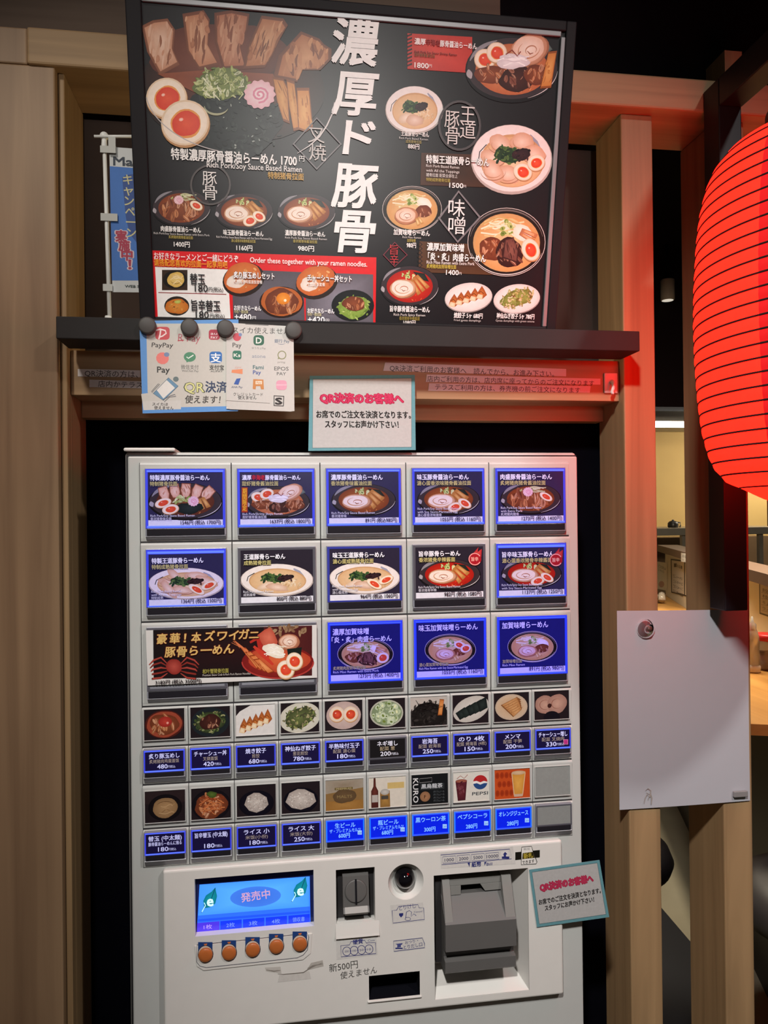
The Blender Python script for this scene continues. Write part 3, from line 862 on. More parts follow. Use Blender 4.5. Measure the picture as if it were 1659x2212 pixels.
p.ell(608, 653, 48, 34, '2a1814', None, 0, 30); p.ell(608, 651, 44, 32, 'b8602c', 'c87a40', 0, 30, .05); p.meatpile(608, 652, 38, 27, 16, 71); p.ell(612, 645, 15, 13, 'e08020', 'f0a040', 0, 18); p.ell(616, 649, 3, 3, 'fff0d0')
p.ell(762, 660, 46, 34, '16181a', '24282a', 0, 30); p.fuzzy(764, 664, 36, 26, ('7a9a3c', '98b454', '5c7a2c', 'b8cc78'), 60, .12, 72); p.meatpile(764, 656, 24, 16, 10, 73)
p.h = HT
p.text('お好きなラーメンとご一緒にどうぞ', 333, 553, 16, 'fbf0ee', 184, .012); p.text('请搭配您喜欢的拉面一起享用吧', 333, 567, 15, 'f0a030', 160, .02)
p.text('Order these together with your ramen noodles.', 540, 561, 15, 'fbf0ee', 258, .012)
p.text('替玉', 411, 603, 24, '2a2a2c', 32, .02); p.text('180', 421, 622, 20, '2a2a2c', 28, .012); p.text('円(税込)', 451, 625, 10, '2a2a2c', 31, .01)
p.text('旨辛替玉', 414, 660, 24, '2a2a2c', 62, .02); p.text('180', 423, 679, 20, '2a2a2c', 28, .012); p.text('円(税込)', 454, 682, 10, '2a2a2c', 31, .01)
p.text('炙り豚玉めしセット', 505, 594, 15, 'ffffff', 88, .02, outline=('5a2a1c', .03)); p.text('炙烤猪肉鸡蛋盖饭套餐', 505, 608, 8, 'f4eee6', 62, .01)
p.text('チャーシュー丼セット', 664, 600, 15, 'ffffff', 96, .02, outline=('5a2a1c', .03)); p.text('叉烧盖饭套餐', 664, 614, 8, 'f4eee6', 38, .01)
for x, y, t in ((506, 665, '+480'), (664, 671, '+420')):
    p.text('お好きならーめん', x, y, 11, 'ffffff', 58, .02); p.text('与任一款拉面', x, y+8, 7, 'd8d2a0', 30, .01)
    p.text(t, x+1, y+19, 18, 'ffffff', 36, .018); p.text('円', x+39, y+22, 9, 'ffffff', 8)
p.build('menu_print', ink('poster_ink', 0.32, 0.0, noise=0.09, nscale=180, spec=0.25), board)


# ------------------------------------------------------------------ ticket machine
MWHITE = mat('machine_white', 'bfbfbb', 0.38, noise=0.03, nscale=60)
MPANEL = mat('machine_panel', 'dedad4', 0.36, noise=0.03, nscale=60)
MDARK = mat('machine_gap', '2a282a', 0.6)
CLEAR = mat('clear_plastic', '8b8b93', 0.25, noise=0.05)
BARB = mat('bar_black', '232127', 0.25, noise=0.1)
RIM_ON = mat('blue_light', '1c2890', 0.4, emit=(0.045, 0.055, 0.75), es=0.75, noise=0.0)
STRIP_ON = mat('blue_strip', '3048d0', 0.4, emit=(0.09, 0.15, 1.0), es=1.25, noise=0.0)
STRIP_VIV = mat('blue_strip_vivid', '2030d0', 0.4, emit=(0.03, 0.06, 1.0), es=1.3, noise=0.0)
RIM_DIM = mat('blue_light_dim', '2a3080', 0.4, emit=(0.05, 0.06, 0.5), es=0.22, noise=0.0)
RIM_VIV = mat('blue_light_vivid', '1020c0', 0.4, emit=(0.015, 0.03, 1.0), es=1.1, noise=0.0)
RIM_OFF = mat('unlit_rim', '57565e', 0.35, noise=0.05)
RIM_BRT = mat('azure_light', '1040d8', 0.4, emit=(0.01, 0.16, 1.0), es=1.0, noise=0.0)
CARD_OFF = ink('card_ink', 0.3)
CARD_ON = ink('card_ink_lit', 0.3, tint=(0.45, 0.42, 1.0), es=0.55, refl=0.5)
CARD_VIV = ink('card_ink_blue', 0.3, tint=(0.22, 0.17, 1.0), es=1.15, refl=0.3)
CARD_SM = ink('small_card_ink', 0.3, tint=(0.5, 0.5, 1.0), es=0.5, refl=0.6)
CARD_BLUE = ink('drink_card_ink', 0.3, tint=(0.6, 0.7, 1.0), es=0.9, refl=0.5)

MZ = 1.5
PC = 0.113
R1, R2, R3, R4, R5, R6, R7 = 0.0985, 0.1988, 0.3050, 0.3557, 0.4030, 0.4583, 0.5075
machine = thing('ticket_machine', (0.2825, 0.08, 0.0), 'tall white meal ticket vending machine with rows of lit picture buttons', 'ticket machine')
m_ = MB().box(-0.0195, 0.5815, 0.012, 0.168, 0.03, MZ+0.0165, 0.004)
m_.build('cabinet', MWHITE, machine)
m_ = MB().box(-0.017, 0.579, 0.0062, 0.0118, 0.03, MZ+0.0125)
m_.build('door_gap', MDARK, machine)
m_ = MB().box(-0.0143, 0.5785, 0.0012, 0.006, 0.035, MZ+0.0104, 0.0021)
m_.build('door', MWHITE, machine)
m_ = MB().box(-0.02, 0.0435, 0.004, 0.06, MZ+0.0168, MZ+0.0215, 0.002)
m_.build('hinge_plate', MPANEL, machine)
for x in (0.05, 0.53):
    MB().box(x-0.03, x+0.03, 0.03, 0.15, 0.0, 0.0298).build('foot', MDARK, machine)

# white cell blocks of the button panel with dark gaps between them
m_ = MB()
rows = [(-0.0028, R1), (R1, R2), (R2, R3)]
g = 0.0011
MB().box(0.0, 5*PC, 0.0007, 0.00115, MZ-R7+0.001, MZ+0.002).build('panel_gap', MDARK, machine)


def cell(mb, x0, x1, d0, d1):
    """one block whose front leans out slightly at its bright rounded top edge"""
    z0, z1 = MZ-d1+0.0016, MZ-d0-0.0006
    prof = [(0.0011, z0), (0.0011, z1), (-0.0006, z1), (-0.0020, z1-0.0011), (-0.0024, z1-0.0026), (-0.0002, z0+0.004), (0.0004, z0)]
    mb.prism([(x0, y, z) for y, z in prof], (x1-x0, 0, 0))


for d0, d1 in rows:
    for k in range(5):
        cell(m_, k*PC+g, (k+1)*PC-g*0.2, d0, d1)
for d0, d1 in ((R3, R4), (R4, R5), (R5, R6), (R6, R7)):
    for k in range(10):
        cell(m_, k*PC/2+g*0.6, (k+1)*PC/2-g*0.2, d0, d1)
m_.build('button_panel', MWHITE, machine)

FY = -0.0062           # front of the button caps
FC = front(FY)


def zpx(px, py):
    return U(px, py, FY).z


def button(x0, x1, zt, zct, zcb, zl, zbb, zlb, rim, sidew, name='button', lab=None):
    """cap of clear plastic, glowing rim, black bar and sloping lip; returns the cap"""
    mb = MB()
    mb.box(x0, x1, FY, 0.0008, zbb-0.0002, zt, 0.0007)
    xs = 0.0006
    mb.prism([(x0+xs, 0.0008, zlb), (x0+xs, 0.0008, zbb), (x0+xs, FY+0.0004, zbb), (x0+xs, FY-0.0006, zbb-0.0012), (x0+xs, -0.001, zlb)], (x1-x0-2*xs, 0, 0))
    cap = mb.build(name, CLEAR, machine)
    if lab: cap['label'] = lab
    rb = MB()
    rb.box(x0+0.0008, x1-0.0008, FY-0.0006, FY+0.0002, zct, zt-0.0012)
    rb.box(x0+0.0008, x0+0.0008+sidew, FY-0.0006, FY+0.0002, zl, zct)
    rb.box(x1-0.0008-sidew, x1-0.0008, FY-0.0006, FY+0.0002, zl, zct)
    rb.box(x0+0.0008+sidew, x1-0.0008-sidew, FY-0.0006, FY+0.0002, zl, zcb)
    rb.build('light_rim', rim, cap)
    if rim in (RIM_ON, RIM_VIV, RIM_BRT):
        st_ = MB()
        hh = (zt-0.0012-zct)
        st_.box(x0+0.0008+sidew*.6, x1-0.0008-sidew*.6, FY-0.0009, FY-0.0005, zct+hh*.12, zct+hh*.62)
        st_.build('light_strip', STRIP_ON if rim is RIM_ON else STRIP_VIV, cap)
        st_ = MB().box(x0+0.0008+sidew*.6, x1-0.0008-sidew*.6, FY-0.0009, FY-0.0005, zl+(zcb-zl)*.2, zcb)
        st_.build('light_strip', STRIP_ON if rim is RIM_ON else STRIP_VIV, cap)
    bb = MB().box(x0+0.002, x1-0.002, FY-0.0010, FY+0.0002, zbb, zl-0.0003, 0.0005)
    bb.build('sold_out_bar', BARB, cap)
    return cap


def card_print(x0, x1, z0, z1, bg):
    p = Print(FC, 0.0003)
    n0 = len(p.V)
    for a, b in ((x0, z0-MZ), (x1, z0-MZ), (x1, z1-MZ), (x0, z1-MZ)):
        p.V.append(FC.W(a, b, p.h))
    p.F.append((n0, n0+1, n0+2, n0+3)); p.C += [lin(bg)]*4
    p.h += 0.0001
    return p


def toP(x, z):
    """photograph pixel of a point on the cap front (to place drawings on the cards)"""
    d = Vector((x, FY, z))-CAM
    k = d.dot(_f)
    return CW/2+FPX*d.dot(RT)/k, CH/2-FPX*d.dot(UP)/k


CARDS = [
    [('special', 0, '特製濃厚豚骨醤油らーめん', '特制猪骨拉面', ['Rich Pork/Soy Sauce Based Ramen', '香浓猪骨味拉面'], '1546円 (税込 1700円)', 'lit'),
     ('prawn', 0, '濃厚辛海老豚骨醤油らーめん', '甜虾猪骨酱油拉面', ['Rich Pork/Shrimp Shoyu Ramen', '甜虾猪骨酱油拉面'], '1637円 (税込 1800円)', 'lit'),
     ('shoyu', 0, '濃厚豚骨醤油らーめん', '香浓猪骨味酱油拉面', ['Rich Pork/Soy Sauce Based Ramen', '香浓猪骨味'], '891円 (税込980円)', 'lit'),
     ('shoyu', 2, '味玉豚骨醤油らーめん', '溏心蛋香浓味猪骨酱油拉面', ['Rich Pork/Soy Sauce Based Ramen', 'with Soy Sauce-Marinated Egg', '溏心蛋香浓味猪骨'], '1055円 (税込 1160円)', 'lit'),
     ('meat', 0, '肉盛豚骨醤油らーめん', '炙烤猪肉猪骨酱油拉面', ['Rich Pork/Soy Sauce Based Ramen', 'with Extra Pork', '炙烤猪肉猪骨'], '1273円 (税込 1400円)', 'lit')],
    [('whitespecial', 2, '特製王道豚骨らーめん', '特制成熟猪骨拉面', ['Rich Pork Based Ramen', 'with All the Toppings', '特制成熟'], '1364円 (税込 1500円)', 'lit'),
     ('white', 0, '王道豚骨らーめん', '成熟猪骨拉面', ['Rich Pork Based Ramen', '成熟猪骨'], '800円 (税込 880円)', 'off'),
     ('white', 2, '味玉王道豚骨らーめん', '溏心蛋成熟猪骨拉面', ['Rich Pork Based Ramen', 'with Soy Sauce Egg', '溏心蛋成熟'], '964円 (税込 1060円)', 'dim'),
     ('spicy', 0, '旨辛豚骨らーめん', '香浓猪骨辛辣酱面', ['Rich Pork/Spicy Soy Sauce Based Ramen', '香浓猪骨辛辣'], '982円 (税込 1080円)', 'off'),
     ('spicy', 2, '旨辛味玉豚骨らーめん', '溏心蛋香浓猪骨辛辣酱面', ['Rich Pork/Spicy Soy Sauce Based Ramen', 'with Soy Sauce-Marinated Egg'], '1137円 (税込 1250円)', 'lit')],
    [None, None,
     ('misomeat', 0, '濃厚加賀味噌', '炙烤猪肉加贺味噌拉面', ['Rich Miso Ramen with Extra Pork'], '1273円 (税込 1400円)', 'viv'),
     ('miso', 2, '味玉加賀味噌らーめん', '溏心蛋加贺味噌拉面', ['Rich Miso Ramen with Soy Sauce-Marinated Egg'], '1055円 (税込 1160円)', 'viv'),
     ('miso', 0, '加賀味噌らーめん', '加贺味噌拉面', ['Rich Miso Ramen'], '891円 (税込 980円)', 'viv')]]
# heights of rim top, card top, price strip top, strip bottom, line bottom, bar bottom, lip bottom (photo rows at px 960)
RH = [(1009.8, 1018.7, 1116.5, 1128, 1133, 1148, 1157), (1175, 1181.5, 1279, 1291, 1294, 1309, 1318), (1335, 1343.5, 1448.5, 1461, 1465.4, 1480, 1491)]
for r in range(3):
    zt, zct, zst, zcb, zl, zbb, zlb = [zpx(960, v) for v in RH[r]]
    for k in range(5):
        x0 = k*PC+0.0074; x1 = (k+1)*PC-0.0064
        c = CARDS[r][k]
        if c is None:
            # two buttons half hidden by the wide crab card: only bar and lip below it
            button(x0, x1, zt, zct, zcb, zl, zbb, zlb, RIM_OFF, 0.003, lab='button mostly covered by the wide crab noodle card')
            continue
        kind, eg, nm, zh, en, pr, st = c
        rim = {'lit': RIM_ON, 'off': RIM_OFF, 'dim': RIM_DIM, 'viv': RIM_VIV}[st]
        ct = zct-(0.003 if (r == 1 and st == 'lit') else 0.0)
        cap = button(x0, x1, zt, ct, zcb, zl, zbb, zlb, rim, 0.0030)
        p = card_print(x0+0.0038, x1-0.0038, zcb, ct, {'lit': '2e2a4c', 'viv': '20205e', 'off': '2a2430', 'dim': '2c263a'}[st])  # bluer backgrounds on lit cards: backlight glow put into the ink colour
        p.h = 0.0005
        ax, ay = toP(x0+0.004, ct); bx, by = toP(x1-0.004, zcb); sy = toP((x0+x1)/2, zst)[1]
        lx, ty = ax, ay
        dy = toP(x1-0.004, ct)[1]-ay          # slope of a level line across the card
        W = bx-ax; H = by-ay
        p.quad(ax+0.4, toP(x0+0.004, zst)[1]+0.0, bx-0.3, by-0.6, 'dcdcec') if False else None
        n0 = len(p.V)
        for a, b in ((x0+0.004, zcb-MZ), (x1-0.004, zcb-MZ), (x1-0.004, zst-MZ), (x0+0.004, zst-MZ)):
            p.V.append(FC.W(a, b, p.h))
        p.F.append((n0, n0+1, n0+2, n0+3)); p.C += [lin('e4e4ee')]*4
        p.h = 0.0006
        bw = {'white': .46, 'whitespecial': .46, 'prawn': .41, 'special': .45, 'miso': .34, 'misomeat': .36}.get(kind, .42)
        bcy = {'white': .56, 'whitespecial': .57, 'prawn': .56, 'special': .53, 'miso': .5, 'misomeat': .52}.get(kind, .53)
        bhh = {'white': .30, 'whitespecial': .30, 'prawn': .29, 'special': .33, 'miso': .28, 'misomeat': .28}.get(kind, .30)
        cx, cy = ax+W*(.5 if kind not in ('prawn',) else .52), (ay+sy)/2+H*(bcy-.44)
        p.ramen(kind, cx, cy, W*bw, H*bhh, eg)
        p.h = 0.0018
        th = 10.5
        if kind == 'prawn':
            p.text('濃厚', ax+5, ay+12, 11, 'f0f0fa', 20, .03); p.text('辛海老', ax+26, ay+12, 11, 'c81c34', 28, .03); p.text('豚骨醤油らーめん', ax+55, ay+12, 11, 'f0f0fa', 76, .03, outline=('101020', .03))
            n0 = p.h
            p.quad(ax+4, ay+33, ax+17, ay+87, 'b04022'); p.text('期間限定', ax+10.5, ay+41, 12, 'f0b830', 9, .02, vertical=True)
        elif kind == 'misomeat':
            p.text(nm, ax+5, ay+14, 14, 'f0f0fa', 78, .02); p.text('「炎・炙」肉盛らーめん', ax+3, ay+31, 13, 'f0f0fa', 130, .02, outline=('181830', .03))
        elif kind == 'miso':
            p.text(nm, ax+5, ay+13+dy*.3, 14, 'f0f0fa', 128 if eg else 100, .02, outline=('181830', .02))
        else:
            p.text(nm, ax+(7 if r else 5), ay+(14 if r else 12), 12, 'f2f2fa', min(11.2*len(nm), W*.8), .03, outline=('161420', .035))
        if 'miso' not in kind:
            p.text(zh, ax+(7 if r else 5), ay+(27 if r else 25), 10, 'c8be7c', min(9.8*len(zh), W*.8), .02, outline=('161420', .02))
            for q, t in enumerate(en):
                p.text(t, ax+6, sy-5-(len(en)-1-q)*7+(1.5 if k else 3), 6.5, 'e2e2ee', min(3.1*len(t), W*.62) if t[0].isascii() else 6.5*len(t), .012, outline=('161420', .03))
        else:
            p.text(zh, ax+6, sy-12, 8, 'c8be7c', 7*len(zh), .015, outline=('161420', .02)); p.text(en[0], ax+6, sy-4, 6.5, 'e2e2ee', min(3.2*len(en[0]), W*.72), .01)
        if kind == 'spicy':
            ex, ey = bx-19, ay+25
            p.poly([(ex-4, ey-12), (ex+8, ey-26), (ex+6, ey-16), (ex+15, ey-22), (ex+14, ey-4)], 'b02830', 'd04a48')
            p.ell(ex, ey, 14, 14, 'a81c28', None, 0, 22); p.arc(ex, ey, 12.5, 12.5, 30, 330, 2, 'f0a8a0', 22, False); p.text('旨辛', ex, ey, 9, 'f4b8a8', 15, .02, 'c')
        p.text(pr, bx-4, (sy+by)/2-0.5+dy*.85, 10.5, '25222e', 6.0*len(pr)-10, .015, 'r')
        p.build('menu_card', {'lit': CARD_ON, 'off': CARD_OFF, 'dim': CARD_OFF, 'viv': CARD_VIV}[st], cap)

# wide crab card taped over two buttons
FW = front(-0.0085)
p = Print(FW, 0.0)
q = [(315, 1362), (684, 1350), (685, 1464), (319, 1481)]
pts = [Vector(FW.W(*FW.at(*a))) for a in q]
m_ = MB(); m_.prism([tuple(v) for v in pts], (0, 0.0012, 0))
wide = m_.build('wide_card', mat('card_paper', 'd9d6d2', 0.5), machine)
wide['label'] = 'wide card advertising crab noodles'
p.h = 0.0003
p.poly([(331, 1361), (674, 1351), (674, 1459), (332, 1466)], '1c1416', '2a1416')
p.poly([(570, 1354), (674, 1351), (674, 1459), (560, 1461)], '4a1c1e', '5a2420')
p.specks(620, 1362, 45, 9, 24, 6, ('6a4a34', '8a6a4c', '7a5840', 'a08464'))
p.ell(600, 1430, 78, 36, '7a1c1c', '9a3024', 0, 30); p.ell(602, 1425, 66, 28, 'b8442c', 'd8683c', 0, 28, .05)
p.arc(600, 1430, 77, 35, 0, 180, 3, 'b03a34', 24, False)
p.poly([(556, 1372), (572, 1360), (584, 1355), (592, 1366), (600, 1386), (596, 1400), (570, 1398)], 'b8503c', 'd8745c')
p.line([(540, 1388), (556, 1378), (562, 1396), (580, 1420)], 12, 'b02c24', True); p.line([(548, 1396), (566, 1412), (590, 1436)], 11, 'c83c2c', True)
p.chashu(624, 1386, 22, 17, 'd8a88c', 'a8684c')
p.poly([(620, 1402), (652, 1398), (650, 1418), (622, 1416)], '18201c')
p.ell(592, 1406, 26, 13, 'e8dcc8', 'f6f0e4', .3, 20, .16); p.noodles(594, 1406, 26, 13, 12, 1.6, ('f4ecdc', 'dccdb0', 'fbf8f0'))
for k in range(4):
    p.slab([(520+k*9, 1400+k*8), (530+k*10, 1398+k*8), (566+k*9, 1436+k*5), (556+k*8, 1446+k*3)], 'd0703c', '8a3418', 'eea468', 4, 80+k)
for k in range(7):
    p.line([(540-k*2, 1412-k*2), (520-k*3, 1398-k*3), (500+k*3, 1388-k*4+k*k)], 1.6, 'd8784c', True)
p.egg(617, 1446, 19, 20, .1); p.egg(636, 1428, 18, 19, -.3)
# crab
p.h = 0.0006
for sgn in (-1, 1):
    for k in range(5):
        bx_, by_ = 376+sgn*14, 1434+k*5
        p.line([(bx_, by_), (bx_+sgn*14, by_-14+k*6), (bx_+sgn*(30+k), by_-8+k*5), (bx_+sgn*(40-k*2), by_+2+k*2)], 4.2, '8a3028' if k % 2 else 'a8443a', True)
p.ell(376, 1440, 17, 17, '8a2c26', 'b85044', 0, 20, .05)
p.h = 0.0009
for t, x, y, hh, ww in (('豪', 350, 1380, 22, 21), ('華', 378, 1379, 22, 21), ('！', 400, 1378, 22, 4), ('本', 424, 1377, 22, 20), ('ズ', 453, 1374, 22, 21), ('ワ', 480, 1373, 22, 20), ('イ', 505, 1372, 22, 20), ('ガ', 527, 1370, 22, 21), ('ニ', 549, 1371, 20, 20),
                        ('豚', 368, 1408, 23, 22), ('骨', 393, 1407, 23, 21), ('ら', 419, 1405, 22, 17), ('ー', 446, 1404, 22, 24), ('め', 470, 1403, 22, 20), ('ん', 495, 1401, 22, 22)):
    p.text(t, x, y, hh, 'd8b46c', ww, .025, 'c', .1, outline=('5a1c14', .05))
p.text('松叶蟹猪骨拉面', 438, 1450, 10, 'a8a04c', 56, .015); p.text('Premium Snow Crab & Rich Pork Ramen Noodles', 438, 1458, 6, 'd0c8c0', 104, .01)
p.text('3182円 (税込 3500円)', 336, 1474, 10, '252224', 100, .02)
p.build('card_print', CARD_OFF, wide)

# -------------------- small rows: picture windows above, buttons below
SMALL1 = [('炙り豚玉めし', '炙烤猪肉鸡蛋盖饭', '480', 'on'), ('チャーシュー丼', '叉烧盖饭', '420', 'on'), ('焼き餃子', '煎饺', '680', 'on'), ('神仙ねぎ餃子', '葱花煎饺', '780', 'on'), ('半熟味付玉子', '配菜 溏心蛋', '180', 'on'),
          ('ネギ増し', '配菜 葱', '200', 'off'), ('岩海苔', '配菜 岩海苔', '250', 'on'), ('のり 4枚', '配菜 烤海苔 (4枚)', '150', 'on'), ('メンマ', '配菜 干笋', '200', 'on'), ('チャーシュー増し', '配菜 叉烧肉', '330', 'on')]
SMALL2 = [('替玉 (中太麺)', '豚骨醤油らーめんに限る', '180', 'on'), ('旨辛替玉 (中太麺)', '', '180', 'on'), ('ライス 小', '米饭(小份)', '180', 'on'), ('ライス 大', '米饭(大份)', '250', 'on'), ('生ビール', 'ザ・プレミアムモルツ', '600', 'blue'),
          ('瓶ビール', 'ザ・プレミアムモルツ', '680', 'blue'), ('黒ウーロン茶', '', '300', 'blue'), ('ペプシコーラ', '', '280', 'blue'), ('オレンジジュース', '', '280', 'blue'), None]


def pic(k, row, p, ax, ay, W, H):
    """picture number k of a row; ax, ay: top left; W, H: size in photo pixels"""
    cx, cy = ax+W/2, ay+H/2
    q = p.quad
    X = lambda t: ax+W*t
    Y = lambda t: ay+H*t
    if row == 0:
        if k == 0:
            p.ell(cx, cy, W*.48, H*.46, '4a1c18', '7a3428', 0, 30); p.ell(cx, cy, W*.44, H*.42, '9a4632', '8a3a28', 0, 28, .04); p.meatpile(cx, cy, W*.36, H*.34, 16, 101); p.ell(X(.52), Y(.42), W*.17, H*.17, '9a2a24', 'c04034', 0, 18); p.ell(X(.58), Y(.46), W*.03, H*.04, 'e8a090')
        elif k == 1:
            p.ell(cx, cy, W*.48, H*.48, '20262a', '141a1a', 0, 30); p.fuzzy(cx, cy, W*.42, H*.38, ('28301f', '6a7a44', 'a8b078', '3a4a28', '8a7a58'), 60, .1, 102); p.meatpile(cx, cy, W*.26, H*.26, 9, 103, True)
        elif k == 2:
            q(X(.0), Y(0), X(1), Y(1), 'dcd8d4'); p.poly([(X(0), Y(0)), (X(.4), Y(0)), (X(.1), Y(.2)), (X(0), Y(.35))], '241c20'); p.gyoza(cx, Y(.55), W*.52, H*.42, -.33)
        elif k == 3:
            p.ell(cx, cy, W*.54, H*.5, 'c8c4b4', 'dedacc', -.15, 30); p.fuzzy(cx, cy, W*.44, H*.36, ('3a4028', '6a7444', 'a89a70', '8a9a50', '4a4a34', 'c0b088'), 90, .09, 104, -.2)
        elif k == 4:
            p.ell(cx, cy, W*.46, H*.47, 'b8a09a', 'cbb6ae', 0, 30); p.egg(X(.32), Y(.45), W*.2, H*.26, -.5, 'b03028', 'ddc8b8'); p.egg(X(.68), Y(.47), W*.2, H*.26, -.2, 'c03a28', 'ddc8b8')
        elif k == 5:
            p.ell(cx, cy, W*.45, H*.46, 'b0b0a0', 'd0d0c4', 0, 30); p.ell(cx, cy, W*.41, H*.41, '7a8a68', '8a9a78', 0, 28); p.rings(cx, cy, W*.36, H*.35, 46, W*.075, 105, ('a9b894', 'c2ceb0', '8a9c74', 'b4c2a0'))
        elif k == 6:
            q(X(0), Y(0), X(1), Y(.5), 'b8b0a8'); p.fuzzy(cx, Y(.62), W*.54, H*.46, ('181414', '24201e', '0e0c0c', '383230', '2a2624'), 90, .09, 106); p.slab([(X(.8), Y(.1)), (X(.92), Y(.12)), (X(.86), Y(.66)), (X(.74), Y(.66))], 'c0743a', '8a4a20', 'dc9a58', 4, 107)
            for i in range(12):
                r = random.Random(i+300); p.line([(X(r.uniform(.1, .8)), Y(r.uniform(.1, .4))), (X(r.uniform(.2, .8)), Y(r.uniform(.15, .5))), (X(r.uniform(.1, .9)), Y(r.uniform(.3, .6)))], 1.6, '1a1414', True)
        elif k == 7:
            p.ell(X(.52), cy, W*.52, H*.42, 'b8b4ac', 'd4d0c8', -.35, 30)
            for i in range(5): p.poly([(X(.08+i*.15), Y(.62-i*.09)), (X(.34+i*.15), Y(.42-i*.08)), (X(.42+i*.14), Y(.72-i*.06)), (X(.2+i*.14), Y(.86-i*.06))], '1c2422' if i % 2 else '141a1a', '283230')
        elif k == 8:
            p.ell(cx, cy, W*.46, H*.45, 'b8a48e', 'd8c6b0', 0, 30); p.ell(cx, cy, W*.41, H*.39, 'c4ac90', 'b89470', 0, 28)
            for i in range(6): p.slab([(X(.2+i*.05), Y(.42+i*.06)), (X(.66+i*.03), Y(.16+i*.07)), (X(.78), Y(.26+i*.07)), (X(.3+i*.05), Y(.55+i*.06))], 'b07c4c', '7c4c28', 'cfa06c', 3, 108+i)
        else:
            for (a, b, r_) in ((.32, .48, .4), (.66, .46, -.3)):
                p.ell(X(a), Y(b), W*.29, H*.33, '9a7468', 'c09a88', r_, 24, .05); p.arc(X(a), Y(b), W*.16, H*.17, 60, 300, 1.5, '8a5a4c', 14, True)
            p.ell(X(.5), Y(.95), W*.24, H*.24, '141018', None, 0, 20); p.ell(X(.44), Y(.52), W*.06, H*.08, '3a1e1c', None, .6, 10)
    else:
        if k == 0:
            p.quad(X(0), Y(0), X(1), Y(.4), '2c2022'); p.ell(cx, Y(.54), W*.42, H*.42, '120e12', '1c1418', 0, 28); p.ell(X(.5), Y(.55), W*.31, H*.32, '8a6a48', 'b08c64', 0, 24, .05); p.arc(cx, cy, W*.22, H*.15, 200, 340, 1.5, '6a4c30', 14); p.noodles(cx, Y(.6), W*.26, H*.2, 7, 1.6, ('a48058', 'bd9a70', '8a6844'))
        elif k == 1:
            p.ell(cx, Y(.55), W*.49, H*.5, '141016', '201a1e', 0, 28); p.meatpile(cx, Y(.58), W*.42, H*.4, 20, 120); p.noodles(cx, Y(.62), W*.38, H*.3, 16, 1.8, ('b05a34', '8a3c20', 'cc7a48'), 9); p.ell(X(.52), Y(.22), W*.12, H*.11, '3c5020', '5a7030', 0, 16, .2)
        elif k in (2, 3):
            s = .31 if k == 2 else .4
            p.ell(cx, Y(.6), W*.45, H*.42, '0e0c16', '181522', 0, 28)
            p.poly([(X(.5-s*1.0), Y(.62)), (X(.5-s*.75), Y(.42-s*.2)), (X(.5-s*.2), Y(.36-s*.35)), (X(.5+s*.25), Y(.36-s*.3)), (X(.5+s*.85), Y(.45-s*.1)), (X(.5+s*1.0), Y(.66)), (X(.5+s*.6), Y(.82)), (X(.5), Y(.9)), (X(.5-s*.6), Y(.82))], 'a89c94', 'cfc5bc')
            p.specks(cx, Y(.58), W*s*.85, H*.27, 90, W*.022, ('d8cec6', 'b8aca4', 'e6ded6', '9c9088'), 0, .6, 121+k)
        elif k == 4:
            q(X(0), Y(0), X(1), Y(1), '8a6a40'); p.poly([(X(0), Y(0)), (X(1), Y(0)), (X(1), Y(.3)), (X(0), Y(.45))], 'a09484', '8c7c68'); p.poly([(X(0), Y(1)), (X(1), Y(1)), (X(1), Y(.7)), (X(0), Y(.7))], '966a34', 'a87c42')
            p.ell(cx, Y(.55), W*.3, H*.24, '5a4630', '6a5238', 0, 24, .1); p.quad(X(.24), Y(.26), X(.72), Y(.34), '6a5a38'); p.text('PREMIUM', X(.48), Y(.3), 5, 'c0b080', W*.4, .02, 'c'); p.text('MALTS', cx, Y(.56), 8, '8a744c', W*.4, .02, 'c')
        elif k == 5:
            q(X(0), Y(0), X(1), Y(1), 'd6cec0'); p.quad(X(.5), Y(.2), X(.95), Y(.4), 'ccb070')
            p.poly([(X(.13), Y(.02)), (X(.18), Y(.02)), (X(.19), Y(.3)), (X(.25), Y(.45)), (X(.25), Y(1)), (X(.06), Y(1)), (X(.06), Y(.45)), (X(.12), Y(.3))], '4a2420', '6a342c'); p.quad(X(.08), Y(.58), X(.24), Y(.82), 'b8b0a8')
            p.poly([(X(.3), Y(.5)), (X(.56), Y(.46)), (X(.57), Y(1)), (X(.3), Y(1))], '8a6434', 'b08444'); p.ell(X(.43), Y(.5), W*.12, H*.1, 'a8a49c', 'c8c4bc', 0, 16); p.quad(X(.33), Y(.62), X(.52), Y(.74), '4c463e')
        elif k == 6:
            q(X(0), Y(0), X(1), Y(1), '16181a')
            p.text('KURO', X(.12), Y(.52), 15, 'dcdcdc', H*.8, .012, 'c', rot=-1.5708)
            p.frame([(X(.22), Y(.14)), (X(.56), Y(.12)), (X(.56), Y(.26)), (X(.22), Y(.27))], 1, '8a8a8a'); p.quad(X(.24), Y(.32), X(.9), Y(.52), '2c3032'); p.text('黒烏龍茶', X(.27), Y(.4), 10, 'c8ccd0', W*.58, .02)
            p.ell(X(.37), Y(.74), W*.14, H*.17, '8a6448', 'a87a58', 0, 20); p.text('F', X(.37), Y(.74), 9, '3a2418', 4, .02, 'c')
            for i in range(4): p.text('ポリフェノール', X(.6), Y(.6+i*.1), 5, '6a7074', W*.3, .01)
        elif k == 7:
            q(X(0), Y(0), X(1), Y(1), 'd8d4ca')
